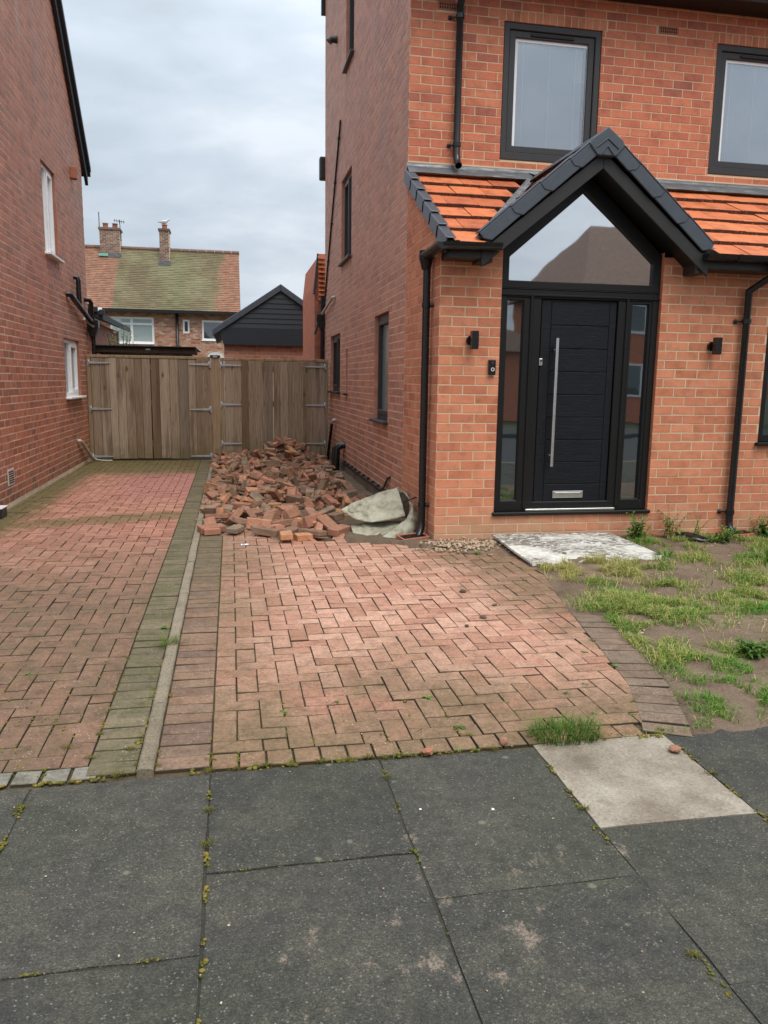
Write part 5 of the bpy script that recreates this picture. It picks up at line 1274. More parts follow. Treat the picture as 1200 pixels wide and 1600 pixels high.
mb = MB(); mb.box(-6.36, -5.9, ry - .66, ry - .63, 7.40, 7.53); mb.build('copper_patch', flat_mat('verdigris', (.22, .46, .36), .7), c1)
mb = MB(); mb.box(-3.46, -2.87, ry - .98, ry - .80, 7.0, 7.22); mb.build('lead_apron', M_LEAD, c2)
mb = MB(); mb.tube([(-6.32, ry - .3, 8.6), (-6.32, ry - .3, 9.55)], .022, 6); mb.build('aerial_mast', M_ALARM, c1)
mb = MB(); mb.tube([(-5.30, ry - .3, 8.2), (-5.34, ry - .3, 9.22)], .02, 6); mb.tube([(-5.62, ry - .3, 9.18), (-5.1, ry - .3, 9.12)], .014, 6)
for i in range(5): mb.tube([(-5.58 + i * .11, ry - .3 - .14, 9.175 - i * .012), (-5.58 + i * .11, ry - .3 + .14, 9.175 - i * .012)], .009, 5); mb.tube([(-5.58 + i * .11, ry - .3, 9.08 - i * .012), (-5.58 + i * .11, ry - .3, 9.27 - i * .012)], .009, 5)
mb.build('television_aerial', M_ALARM, c1)
# gull on the narrow chimney
gull = thing('seagull', (-3.16, ry - .35, 9.08), 'pale grey gull standing on the narrow chimney pot', 'bird')
me = bpy.data.meshes.new('body'); b = bmesh.new()
sp = [((-.26, .05), .012), ((-.18, .055), .04), ((-.06, .06), .085), ((.06, .075), .095), ((.14, .12), .06), ((.18, .17), .045), ((.22, .20), .05), ((.265, .195), .025), ((.33, .18), .010)]
mbg = MB(); mbg.tube([(-3.16 - .02 + x, ry - .35, 9.14 + z) for (x, z), r_ in sp], [r_ for p_, r_ in sp], 12); mbg.build('body', M_GULL, gull, smooth=True)
for s_ in (-1, 1):
    q = MB(); q.tube([(-3.18, ry - .35 + s_ * .03, 9.16), (-3.17, ry - .35 + s_ * .03, 9.08)], .008, 6); q.build('leg', M_TERRA, gull)
    q = MB(); q.prism([(-3.16 + .06, ry - .35 + s_ * .085, 9.25), (-3.16 - .10, ry - .35 + s_ * .085, 9.24), (-3.16 - .36, ry - .35 + s_ * .03, 9.19), (-3.16 - .10, ry - .35 + s_ * .09, 9.16)], (0, s_ * .015, 0)); q.build('wing', M_GREYPIPE, gull)
# pale dish over the gate
ds = thing('satellite_dish', (-.60, 30, 0), 'pale rounded dish rim showing just above the post between the gates', 'dish')
mb = MB(); n = 20; vs = [(-.53, 30.0, 2.08)]
for k in range(1, 5):
    r_ = .30 * k / 4
    for i in range(n): a = 2 * math.pi * i / n; vs.append((-.53 + r_ * math.cos(a) * 1.15, 30.0 - .35 * r_ * r_, 2.10 + r_ * math.sin(a)))
fs = [(0, 1 + i, 1 + (i + 1) % n) for i in range(n)] + [(1 + (k - 1) * n + i, 1 + k * n + i, 1 + k * n + (i + 1) % n, 1 + (k - 1) * n + (i + 1) % n) for k in range(1, 4) for i in range(n)]
mb.add(vs, fs); mb.build('reflector', M_ZINC, ds, smooth=True); mb = MB(); mb.tube([(-.53, 30.05, 2.1), (-.53, 30.3, 2.0), (-.53, 30.3, -.1)], .03, 8); mb.build('pole', M_GREYPIPE, ds)

# ------------------------------------------------------------------ houses across the road (seen only in the glass)
def opposite(x0, x1, y0, y1, ze, zr, lab, wins, hip):
    o = thing('facing_house', ((x0 + x1) / 2, y1, 0), lab, 'house')
    mb = MB(); mb.box(x0, x1, y0, y1, -.1, ze); mb.build('wall', M_BRICK_MAIN, o)
    mb = MB(); ym = (y0 + y1) / 2; h_ = hip
    mb.add([(x0 - .3, y0 - .3, ze), (x1 + .3, y0 - .3, ze), (x1 + .3, y1 + .3, ze), (x0 - .3, y1 + .3, ze), (x0 + h_, ym, zr), (x1 - h_, ym, zr)], [(0, 1, 2, 3), (0, 1, 5, 4), (2, 3, 4, 5), (1, 2, 5), (3, 0, 4)]); mb.build('roof', M_BROWNROOF, o)
    MO = lambda u, z, d: (u, y1 + d, z)
    for (a, b, c, d) in wins:
        w = MB(); w.ring(MO, a, b, c, d, .09, .05, -.02); wo = w.build('window', M_WHITE, o); p = MB(); p.mbox(MO, a + .08, b - .08, c + .08, d - .08, .02, .01); p.build('pane', M_GLASS_DARK, wo)
        w = MB(); w.mbox(MO, (a + b) / 2 - .04, (a + b) / 2 + .04, c + .08, d - .08, .045, .0); w.build('mullion', M_WHITE, wo)
    return o
opposite(13.6, 22.0, -24, -16, 5.2, 8.3, 'brick house across the road, mirrored dark in the gable glass', [(14.5, 16.3, .9, 2.3), (17.6, 19.6, .9, 2.3), (14.5, 16.3, 3.4, 4.6), (17.6, 19.6, 3.4, 4.6)], 2.0)
opposite(1.0, 11.8, -24, -16, 2.7, 4.9, 'low brick bungalow across the road, mirrored in the side glass', [(2.2, 4.4, .9, 2.2), (5.4, 6.4, .2, 2.2), (7.6, 10.2, .9, 2.2)], 2.5)
opposite(-12, -1.5, -24, -16, 5.1, 7.6, 'brick house across the road behind the photographer', [(-10.5, -8.5, .9, 2.3), (-5.5, -3.5, .9, 2.3), (-10.5, -8.5, 3.4, 4.6), (-5.5, -3.5, 3.4, 4.6)], 2.0)

# ------------------------------------------------------------------ rubble of broken paving bricks
def mound(x, y):
    h = .02 + .045 * min(1, max(0, (y - 7.2) / 1.6)) + .035 * noise.noise((x * 1.6, y * 1.6, 4)) + .02 * noise.noise((x * 5, y * 5, 8))
    h += .22 * math.exp(-(((x - .90) / .42) ** 2 + ((y - 13.45) / .55) ** 2)) + .05 * math.exp(-(((x - .55) / .9) ** 2 + ((y - 13.2) / 1.0) ** 2))
    h -= .06 * min(1, max(0, (x - 1.25) / .35)) if y > 8 else 0
    return max(h, -.01)
def front_y(x): return 7.32 - .42 * min(1, max(0, (x + .25) / .7)) + (.10 if x > .8 else 0)
def in_rubble(x, y):
    if x < -.29 or y < front_y(x) or y > 14.17: return False
    if y < 8.0: return x < 1.02 + (y - 7.2) * .1
    return x < 1.56
mb = MB(); nx, ny = 46, 150
vs = []
for j in range(ny + 1):
    for i in range(nx + 1):
        x = -.30 + 2.06 * i / nx; y = 6.72 + 7.5 * j / ny
        z = mound(x, y) - .045
        if y < front_y(x) + .35: z = -.02 + .02 * min(1, max(0, y - front_y(x))) if x < 1.0 else .02 + .02 * noise.noise((x * 8, y * 8, 1))
        if x > 1.1: z = max(z, .015 + .025 * noise.noise((x * 7, y * 7, 1)))
        if y < 6.95 - max(0, x - .95) * .62: z = -.05
        vs.append((x, y, z))
mb.add(vs, [(j * (nx + 1) + i, j * (nx + 1) + i + 1, (j + 1) * (nx + 1) + i + 1, (j + 1) * (nx + 1) + i) for j in range(ny) for i in range(nx)]); mb.build('rubble_soil', M_DIRT, smooth=True, kind='structure')
def chunk(var):
    rr = random.Random(var + 50); L = .225 if var % 3 else rr.uniform(.11, .19); Wd = rr.uniform(.098, .108); H = rr.choice((.045, .05, .06))
    b = bmesh.new(); bmesh.ops.create_cube(b, size=1); bmesh.ops.scale(b, vec=(L, Wd, H), verts=b.verts)
    for _ in range(0 if var % 2 == 0 else rr.choice((1, 1, 2))):
        s_ = rr.choice((-1, 1)); nrm = Vector((s_, rr.uniform(-.6, .6), rr.uniform(-.5, .5))).normalized(); co = Vector((s_ * L * rr.uniform(.28, .46), rr.uniform(-.02, .02), rr.uniform(-.01, .01)))
        r_ = bmesh.ops.bisect_plane(b, geom=b.verts[:] + b.edges[:] + b.faces[:], plane_co=co, plane_no=nrm, clear_outer=True)
        ed = [e for e in b.edges if len(e.link_faces) == 1]
        if ed: bmesh.ops.holes_fill(b, edges=ed)
    for v in b.verts: v.co += Vector((rr.gauss(0, .0025), rr.gauss(0, .0025), rr.gauss(0, .002)))
    bmesh.ops.recalc_face_normals(b, faces=b.faces)
    bmesh.ops.bevel(b, geom=[e for e in b.edges if e.calc_face_angle(0) > .4], offset=.0055, segments=1, affect='EDGES', clamp_overlap=True)
    me = bpy.data.meshes.new('loose_brick'); b.to_mesh(me); b.free(); me.materials.append(M_RUBBLE); return me
CH = [chunk(i) for i in range(22)]
def pose(tilt):
    mode = rnd.random()
    if mode < .72: rx, ry_ = rnd.gauss(0, tilt), rnd.gauss(0, tilt)
    elif mode < .90: rx, ry_ = R(90) + rnd.gauss(0, .35), rnd.gauss(0, .3)
    else: rx, ry_ = rnd.gauss(0, .4), R(rnd.choice((50, 65, -55))) + rnd.gauss(0, .2)
    return rx, ry_, rnd.uniform(0, math.tau)
def scatter(n, dmin, zoff, tilt, spread):
    pts = []; tries = 0
    while len(pts) < n and tries < 60000:
        tries += 1; x = rnd.uniform(-.28, 1.6); y = rnd.uniform(6.85, 14.15)
        if not in_rubble(x, y): continue
        if abs(x - 1.0) < .28 and abs(y - 8.25) < .35 and rnd.random() < .8: continue
        if any((x - a) ** 2 + (y - b) ** 2 < dmin * dmin for a, b, _ in pts): continue
        pts.append((x, y, mound(x, y) + zoff + rnd.uniform(0, spread)))
    return pts
CHD = [([v.co.copy() for v in me_.vertices], [tuple(p.vertices) for p in me_.polygons]) for me_ in CH]
fill = MB()
def add_chunk(k, M_): fill.add([M_ @ v for v in CHD[k][0]], CHD[k][1], rv=rnd.random())
for (x, y, z) in scatter(300, .13, -.055, .3, .02):
    rx, ry_, rz_ = pose(.22); add_chunk(rnd.randrange(len(CH)), Matrix.Translation((x, y, z)) @ Matrix.Rotation(rz_, 4, 'Z') @ Matrix.Rotation(ry_, 4, 'Y') @ Matrix.Rotation(rx, 4, 'X'))
for _ in range(520):      # shards and crumbs between the bricks
    x, y = rnd.uniform(-.26, 1.55), 6.9 + 7.2 * rnd.random()
    if not in_rubble(x, y - .2): continue
    add_chunk(rnd.choice((1, 3, 7, 9, 11, 13)), Matrix.Translation((x, y, mound(x, y) + rnd.uniform(-.03, .03))) @ Matrix.Rotation(rnd.uniform(0, 6.3), 4, 'Z') @ Matrix.Rotation(rnd.uniform(-1.5, 1.5), 4, 'X') @ Matrix.Diagonal((rnd.uniform(.12, .4), rnd.uniform(.15, .5), rnd.uniform(.2, .6), 1)))
fo = fill.build('rubble', M_RUBBLE, kind='stuff')
pts = scatter(240, .168, .0, .3, .03)
heap = []
for _ in range(26):
    a = rnd.uniform(0, math.tau); r_ = abs(rnd.gauss(0, .25)); x, y = .92 + r_ * math.cos(a), 13.35 + .9 * r_ * math.sin(a)
    if y < 14.1: heap.append((x, y, mound(x, y) + .05 + rnd.uniform(0, .05)))
for (x, y, z) in pts + heap:
    rx, ry_, rz_ = pose(.36)
    if y < front_y(x) + .25: z = .03 + rnd.uniform(0, .02); 
    if y < front_y(x) + .25 and rnd.random() < .75: rx, ry_ = rnd.gauss(0, .06), rnd.gauss(0, .06)
    near = y < front_y(x) + 1.0
    o = place(CH[2 * rnd.randrange(len(CH) // 2)] if near else rnd.choice(CH), 'loose_brick', None, (x, y, z + (.012 if near else 0)), scale=(1.08, 1.08, 1.08) if near else None); o.rotation_euler = (Matrix.Rotation(rz_, 3, 'Z') @ Matrix.Rotation(ry_, 3, 'Y') @ Matrix.Rotation(rx, 3, 'X')).to_euler()
    if y < front_y(x) + .6: lab, grp = 'loose red brick in the front rows of the rubble, nearest the intact paving', 'loose bricks along the front of the rubble'
    elif (x - .92) ** 2 + (y - 13.4) ** 2 < .55: lab, grp = 'broken brick on the tall heap against the right gate', 'loose bricks on the heap by the gate'
    elif x > 1.1: lab, grp = 'muddy loose brick in rubble beside the house wall', 'loose bricks along the house wall'
    elif x < .15: lab, grp = 'muddy loose brick in rubble beside the edging stones', 'loose bricks along the edging'
    else: lab, grp = 'muddy broken brick in the middle of the rubble', 'loose bricks in the middle of the rubble'
    if not ('front rows' in lab or 'heap' in lab):
        lab += ', near its front' if y < 9.3 else (', half way to the gate' if y < 11.5 else ', close to the gate')
    tag(o, lab, 'brick', grp)
for (x, y, z, rz_, rx, sc_, lab) in ((-.20, 7.32, .035, .15, 0, 1, 'loose red brick lying on the edging stones at the front left corner of the rubble'), (.55, 7.62, .13, .9, .9, 1, 'orange brick leaning on edge among the front rows of rubble'), (.62, 6.98, .03, .25, .05, 1, 'single red brick lying flat on the paving in front of the rubble')):
    o = place(CH[0], 'loose_brick', None, (x, y, z), (rx, 0, rz_)); tag(o, lab, 'brick', 'loose bricks along the front of the rubble')

# ------------------------------------------------------------------ crumpled canvas sack
def patch(mb, lo, hi, nu, nv, bulge, seed, rough=1.0):
    """surface between two rails, swelling toward the viewer, with creases"""
    def rail(P, t_):
        f = t_ * (len(P) - 1); i = min(int(f), len(P) - 2); k = f - i; k = k * k * (3 - 2 * k) * .5 + k * .5
        return Vector(P[i]).lerp(Vector(P[i + 1]), k)
    vs = []
    for i in range(nu + 1):
        for j in range(nv + 1):
            a, b = rail(lo, i / nu), rail(hi, i / nu); p = a.lerp(b, j / nv); w = math.sin(math.pi * j / nv)
            p += Vector((-.15, -.9, .35)) * bulge * w
            cr = noise.noise((p.x * 8 + seed, p.y * 8, p.z * 8)) * .026 - max(0, .22 - abs(noise.noise((p.x * 7 + seed, p.y * 4, p.z * 9)))) * .16 - max(0, .15 - abs(noise.noise((p.x * 15 + seed, p.y * 9, p.z * 12)))) * .09 + noise.noise((p.x * 30 + seed, p.y * 30, p.z * 30)) * .006
            vs.append(p + Vector((-.1, -.9, .3)) * cr * rough)
    mb.add(vs, [(i * (nv + 1) + j, i * (nv + 1) + j + 1, (i + 1) * (nv + 1) + j + 1, (i + 1) * (nv + 1) + j) for i in range(nu) for j in range(nv)])
sk = MB()
patch(sk, [(1.035, 7.42, .18), (1.14, 7.22, .135), (1.28, 7.12, .125), (1.45, 7.10, .15), (1.60, 7.13, .175)], [(1.03, 7.43, .20), (1.12, 7.42, .255), (1.27, 7.42, .315), (1.42, 7.42, .37), (1.57, 7.38, .415)], 40, 20, .008, 1, .8)
patch(sk, [(1.60, 7.36, .40), (1.655, 7.28, .33), (1.67, 7.20, .24), (1.60, 7.08, .16), (1.47, 7.04, .09), (1.34, 6.97, .015)], [(1.575, 7.42, .415), (1.66, 7.42, .37), (1.735, 7.32, .25), (1.738, 7.15, .13), (1.65, 6.99, .03), (1.42, 6.90, .005)], 34, 12, .035, 5)
patch(sk, [(1.10, 7.14, .02), (1.20, 7.05, .012), (1.32, 6.99, .012), (1.44, 6.95, .015)], [(1.10, 7.30, .065), (1.22, 7.30, .085), (1.40, 7.28, .095), (1.60, 7.26, .11)], 26, 10, .02, 9)
patch(sk, [(1.05, 7.44, .17), (1.3, 7.55, .10), (1.5, 7.6, .10), (1.72, 7.5, .10)], [(1.04, 7.45, .20), (1.27, 7.45, .31), (1.5, 7.44, .39), (1.70, 7.42, .35)], 20, 8, -.01, 13)
sko = sk.build('canvas_sack', M_SACK, smooth=True)
tag(sko, 'crumpled dirty cream canvas sack slumped between rubble and the left downpipe', 'sack')
md = sko.modifiers.new('thickness', 'SOLIDIFY'); md.thickness = .006
q = MB(); q.tube([(1.60, 7.21, .30), (1.66, 7.16, .335), (1.72, 7.20, .345)], .008, 6); q.build('strap', M_ALARM, sko, smooth=True)

# ------------------------------------------------------------------ gullies, board, stones
def gully(x, y, z, rot, lab):
    o = thing('drain_gully', (x, y, z), lab, 'drain', 'terracotta gullies under the downpipes'); o.rotation_euler = (R(4), R(-3), rot)
    mb = MB(); w, d = .13, .085; mb.ring(lambda u, v, e: (u, v, e), -w, w, -d, d, .016, .02, -.04); a = mb.build('surround', M_TERRA, None, bevel=.004); a.parent = o
    mb = MB()
    for i in range(9): yy = -d + .022 + i * (2 * d - .044) / 8; mb.box(-w + .014, w - .014, yy - .004, yy + .004, .0, .012)
    a = mb.build('grate', M_PVC, None); a.parent = o
    mb = MB(); mb.box(-w + .01, w - .01, -d + .01, d - .01, -.03, -.006); a = mb.build('basin', M_DARKVOID, None); a.parent = o
gully(1.60, 6.80, .035, R(12), 'tilted terracotta gully with black grate at the foot of the left downpipe')
gully(4.70, 6.545, .045, R(-3), 'terracotta gully at the foot of the right downpipe, beside weeds')
mb = MB(); C4 = [(2.285, 6.615, .085), (2.31, 5.685, .028), (3.50, 5.69, .035), (3.42, 6.60, .08)]; nu = 14
def bl(u, v): a = Vector(C4[1]).lerp(Vector(C4[2]), u); b = Vector(C4[0]).lerp(Vector(C4[3]), u); p = a.lerp(b, v); p.z += .012 * math.sin(u * 3.1) * math.sin(v * 3.1); return p
top = [bl(i / nu, j / nu) for j in range(nu + 1) for i in range(nu + 1)]; N_ = (nu + 1) ** 2
fs = [(j * (nu + 1) + i, j * (nu + 1) + i + 1, (j + 1) * (nu + 1) + i + 1, (j + 1) * (nu + 1) + i) for j in range(nu) for i in range(nu)]
vs = top + [p - Vector((0, 0, .018)) for p in top]; fs += [tuple(N_ + k for k in reversed(f)) for f in fs]
lp_ = list(range(nu + 1)) + [j * (nu + 1) + nu for j in range(1, nu + 1)] + [nu * (nu + 1) + i for i in range(nu - 1, -1, -1)] + [j * (nu + 1) for j in range(nu - 1, 0, -1)]
fs += [(lp_[k], lp_[(k + 1) % len(lp_)], N_ + lp_[(k + 1) % len(lp_)], N_ + lp_[k]) for k in range(len(lp_))]
mb.add(vs, fs); tag(mb.build('painted_board', M_BOARD), 'flat board with peeling white paint lying on the ground before the door', 'board')

def stone_into(mb, p, r_, flat=.7, seed=0, detail=1):
    b = bmesh.new(); bmesh.ops.create_icosphere(b, subdivisions=detail, radius=1); rr = random.Random(seed)
    sx, sy, sz = r_ * rr.uniform(.7, 1.35), r_ * rr.uniform(.7, 1.35), r_ * flat * rr.uniform(.7, 1.1); an = rr.uniform(0, 6.3)
    vs = []
    for v in b.verts:
        k = 1 + rr.uniform(-.16, .16); x, y, z = v.co.x * sx * k, v.co.y * sy * k, v.co.z * sz * k
        vs.append((p[0] + x * math.cos(an) - y * math.sin(an), p[1] + x * math.sin(an) + y * math.cos(an), p[2] + z))
    mb.add(vs, [tuple(v.index for v in f.verts) for f in b.faces]); b.free()
mb = MB()
for i in range(520):
    x = rnd.gauss(1.98, .20); y = rnd.gauss(6.47, .10)
    if y > 6.66 or not 1.55 < x < 2.6: continue
    mb.cur = rnd.random(); stone_into(mb, (x, y, max(.0, soil_z(x, y)) + .006 + rnd.uniform(0, .018) * max(0, 1 - abs(x - 1.98) * 3)), rnd.uniform(.006, .017), .75, i)
mb.build('gravel', M_PEBBLE, kind='stuff')
mb = MB()
for i in range(420):    # grit on the bare soil and crumbs in the drive
    x = rnd.uniform(2.2, 5.2); y = rnd.uniform(2.9, 6.6)
    mb.cur = rnd.random(); stone_into(mb, (x, y, soil_z(x, y) + .003), rnd.uniform(.003, .010), .7, i)
for i in range(260):
    x = rnd.uniform(-2.2, 2.0); y = rnd.uniform(1.4, 6.2); mb.cur = rnd.random(); stone_into(mb, (x, y, .003), rnd.uniform(.0015, .0042), .6, i)
mb.build('grit', M_PEBBLE, kind='stuff')
def one_stone(name, p, r_, mat, lab, cat, flat=.7, seed=3):
    mb = MB(); mb.cur = rnd.random(); stone_into(mb, p, r_, flat, seed, 2); o = mb.build(name, mat, smooth=False); return tag(o, lab, cat)
one_stone('brick_fragment', (.729, 2.772, .012), .018, M_TERRA, 'small orange brick fragment at the front edge of the pink drive', 'fragment', .7, 5)
one_stone('stone', (1.70, 2.63, .014), .020, M_RUBBLE, 'brown stone on the pale concrete slab', 'stone', .7, 6)
one_stone('stone', (1.05, 2.80, .014), .022, M_RUBBLE, 'brown stone beside the grass tuft at the edge of the pink drive', 'stone', .8, 7)
for k, (x, y, r_, lab) in enumerate(((.606, 2.385, .005, 'left one of two small white chips on the dark slab'), (.85, 2.344, .006, 'right one of two small white chips on the dark slab'))):
    one_stone('white_chip', (x, y, .002), r_, M_ZINC, lab, 'chip', .35, 9 + k)
mb = MB(); mb.box(.06, .125, 6.80, 6.84, .004, .009); o = mb.build('litter_scrap', M_WHITE); tag(o, 'small blue and white litter scrap on the paving before the rubble', 'litter')
mb = MB(); mb.box(.075, .09, 6.805, 6.835, .0092, .0098); mb.build('print', flat_mat('blue_print', (.05, .07, .25), .5), o)
for (x, y, r_) in ((1.55, 5.05, .022), (1.66, 4.70, .016), (1.50, 4.45, .018), (1.35, 4.30, .012)):
    one_stone('soil_clod', (x, y, .008), r_, M_MUD, 'dark clod of soil on the right half of the pink drive', 'clod', .6, int(x * 100))['group'] = 'soil clods on the pink drive'

# ------------------------------------------------------------------ grass, weeds and moss
def blade(mb, p, h, w, az, lean, cur=None):
    p = Vector(p); d = Vector((math.cos(az), math.sin(az), 0)); s_ = Vector((-d.y, d.x, 0)) * w
    m1 = p + Vector((0, 0, h * .55)) + d * lean * h * .35; tip = p + Vector((0, 0, h * (1 - .35 * lean))) + d * lean * h
    mb.add([p - s_, p + s_, m1 + s_ * .75, m1 - s_ * .75, tip], [(0, 1, 2, 3), (3, 2, 4)], rv=cur)
PATCH = [(2.72, 5.50, .30, 1.3), (2.95, 5.42, .16, .7), (2.42, 4.35, .26, 1.1), (2.62, 4.55, .26, 1.1), (2.30, 3.95, .18, .9), (2.75, 4.25, .22, .8), (2.36, 3.55, .22, .9), (2.22, 3.10, .16, .9), (2.50, 3.05, .24, .9), (2.85, 3.0, .25, .8), (3.45, 4.45, .32, 1.0), (3.75, 4.9, .25, .7), (3.30, 3.35, .3, .7), (3.25, 5.50, .18, .8), (3.75, 5.75, .2, .6), (3.05, 4.95, .13, .8), (4.15, 5.6, .25, .6), (4.1, 6.38, .3, .7), (3.65, 6.40, .22, .8), (4.6, 6.2, .4, .5), (2.62, 3.55, .16, .7), (4.2, 4.2, .5, .8), (2.05, 2.86, .10, .8), (2.55, 5.15, .12, .8)]
gm = MB()
for (cx, cy, r_, dens) in PATCH:
    n = int(17000 * dens * r_ * r_ * 3.1)
    for _ in range(n):
        x, y = rnd.gauss(cx, r_ * .62), rnd.gauss(cy, r_ * .62)
        if y < 2.80 or y > 6.6 or x < inner_x(min(y, 7)) + (.21 if y < 4.4 else .02) - .06 * rnd.random(): continue
        if 2.30 < x < 3.48 and 5.72 < y < 6.62: continue
        nn_ = noise.noise((x * 5, y * 5, 3.3))
        if nn_ + .5 * noise.noise((x * 14, y * 14, 6)) < -.06 + .10 * rnd.random(): continue
        dry = noise.noise((x * 2.5, y * 2.5, 11)); base = .30 + .42 * max(0, dry) + rnd.gauss(0, .16)
        if y < 3.5: base += .22
        if rnd.random() < .10: base = rnd.uniform(.8, 1)
        if (cx, cy) == (2.72, 5.50): base = min(base, .35) * .8
        h = rnd.uniform(.018, .070) * (1.45 if (cx, cy) == (2.72, 5.50) else 1) * (1 + .4 * nn_)
        blade(gm, (x, y, soil_z(x, y) - .004), h, rnd.uniform(.0014, .0030), rnd.uniform(0, 6.28), rnd.uniform(.3, 1.7), min(.999, max(.0, base)))
for (x0_, x1_, y_, n) in ((-.05, 1.0, 2.775, 24), (1.35, 2.0, 2.80, 60)):
    for _ in range(n): blade(gm, (rnd.uniform(x0_, x1_), y_ + rnd.gauss(0, .012), 0), rnd.uniform(.015, .04), .0016, rnd.uniform(0, 6.28), rnd.uniform(.4, 1.4), rnd.uniform(.4, 1))
for _ in range(2600):     # dead straw lying between the living blades
    x, y = rnd.uniform(2.1, 4.6), rnd.uniform(2.85, 6.4)
    if x < inner_x(min(y, 7)) + .2 or noise.noise((x * 3, y * 3, 14)) < .0 or (2.30 < x < 3.48 and 5.72 < y < 6.62): continue
    a = rnd.uniform(0, 6.28); l_ = rnd.uniform(.02, .06); p = Vector((x, y, soil_z(x, y) + rnd.uniform(.002, .012))); d = Vector((math.cos(a), math.sin(a), rnd.uniform(-.1, .25))) * l_; s_ = Vector((-d.y, d.x, 0)).normalized() * .0013
    gm.add([p - s_, p + s_, p + d + s_ * .4, p + d - s_ * .4], [(0, 1, 2, 3)], rv=rnd.uniform(.72, .999))
gm.build('grass', M_GRASS, kind='stuff')
def tuft(x, y, n, r_, h, lab, bright=.0):
    mb = MB()
    for _ in range(n):
        a = rnd.uniform(0, 6.28); q = r_ * math.sqrt(rnd.random()); px_, py_ = x + q * math.cos(a), y + .55 * q * math.sin(a)
        blade(mb, (px_, py_, -.004), h * rnd.uniform(.5, 1.15), rnd.uniform(.0012, .0024), a + rnd.gauss(0, .7), rnd.uniform(.2, 1.1), min(.999, max(0, rnd.gauss(.38 + bright, .22))))
    o = mb.build('grass_tuft', M_TUFT); return tag(o, lab, 'grass')
tuft(1.33, 2.83, 560, .155, .085, 'dense green grass tuft at the front edge of the drive by the pale slab')
tuft(-.355, 4.20, 70, .05, .10, 'straggly yellow grass tuft growing against the edging stones between the drives', .35)
def weed(x, y, n, L, wd, lab, z=None, upright=.5, cat='weed', colr=(0, 1)):
    mb = MB(); z = soil_z(x, y) if z is None else z
    for i in range(n):
        a = rnd.uniform(0, 6.28); l_ = L * rnd.uniform(.5, 1.1); e = rnd.uniform(.1, 1.2) * upright + .12; w_ = wd * rnd.uniform(.6, 1.2); d = Vector((math.cos(a), math.sin(a), 0)); s_ = Vector((-d.y, d.x, 0)); q = rnd.uniform(*colr)
        b0 = Vector((x, y, z)) + d * rnd.uniform(0, min(.03, L * .12)); pts_ = []
        for k in range(5):
            f = k / 4; pts_.append(b0 + d * l_ * f * math.cos(e) + Vector((0, 0, l_ * (math.sin(e) * f - .35 * f * f))))
        prof = (.25, .8, 1, .75, .05); vs = []
        for p_, pr_ in zip(pts_, prof): vs += [p_ - s_ * w_ * pr_ + Vector((0, 0, w_ * .3 * pr_)), p_, p_ + s_ * w_ * pr_ + Vector((0, 0, w_ * .3 * pr_))]
        mb.add(vs, [(k * 3 + m_, k * 3 + m_ + 1, k * 3 + m_ + 4, k * 3 + m_ + 3) for k in range(4) for m_ in range(2)], rv=q)
    return tag(mb.build('weed', M_WEED), lab, cat, 'weeds in the bare garden and paving')
def stem_weed(x, y, ns, H, leaf, lab, colr=(0, 1)):
    mb = MB(); z = soil_z(x, y)
    for _ in range(ns):
        a = rnd.uniform(0, 6.28); ln = rnd.uniform(.1, .75); h = H * rnd.uniform(.5, 1.1); d = Vector((math.cos(a), math.sin(a), 0)); b0 = Vector((x + rnd.gauss(0, .05), y + rnd.gauss(0, .025), z))
        pth = [b0 + d * ln * h * f * f + Vector((0, 0, h * f * (1 - .25 * ln * f))) for f in (0, .35, .7, 1)]; mb.cur = rnd.uniform(.3, 1); mb.tube(pth, [.003, .0025, .002, .001], 5)
        for k in range(11):
            f = .12 + .88 * k / 10; i = min(2, int(f * 3)); p = pth[i].lerp(pth[i + 1], f * 3 - i); la = rnd.uniform(0, 6.28); l_ = leaf * rnd.uniform(.6, 1.3) * (1.15 - .5 * f); e = rnd.uniform(-.3, .8)
            t_ = Vector((math.cos(la) * math.cos(e), math.sin(la) * math.cos(e), math.sin(e))); s_ = t_.cross(Vector((0, 0, 1))).normalized() * l_ * .22; m_ = p + t_ * l_ * .45; tip = p + t_ * l_ - Vector((0, 0, l_ * .25))
            mb.add([p, m_ - s_ + Vector((0, 0, l_ * .05)), tip, m_ + s_ + Vector((0, 0, l_ * .05)), m_], [(0, 1, 4), (1, 2, 4), (2, 3, 4), (3, 0, 4)], rv=rnd.uniform(*colr))
    return tag(mb.build('weed', M_WEED), lab, 'weed', 'weeds in the bare garden and paving')
stem_weed(3.62, 6.46, 20, .24, .065, 'bushy green weed against the wall right of the door sill')
stem_weed(3.98, 6.52, 11, .32, .06, 'tall green weed against the wall, next right from the bushy one')
stem_weed(4.22, 6.48, 5, .26, .04, 'thin upright weed against the wall between the tall weed and the right downpipe')
stem_weed(4.95, 6.50, 14, .24, .075, 'leafy weed at the wall right of the right downpipe')
stem_weed(4.36, 6.24, 16, .14, .06, 'low leafy weed in front of the black plastic scrap by the wall')
weed(3.52, 5.80, 46, .16, .010, 'small weed at the right front corner of the white board', upright=.9)
weed(4.30, 5.55, 34, .28, .011, 'pale yellow-green weed on bare soil at the right edge', upright=1.2, colr=(.75, 1))
stem_weed(2.73, 3.55, 22, .10, .05, 'broad leaved dark green weed in the lawn near the drive edge', (0, .5))
weed(2.98, 3.05, 30, .10, .020, 'broad leaved weed close to the pavement at the right edge', upright=.6, colr=(0, .5))
weed(2.02, 6.20, 22, .05, .009, 'tiny bright green weed in front of the gravel by the porch corner', z=.005)
weed(3.05, 4.98, 40, .08, .010, 'small round weed on bare soil in the middle of the garden', upright=.9)
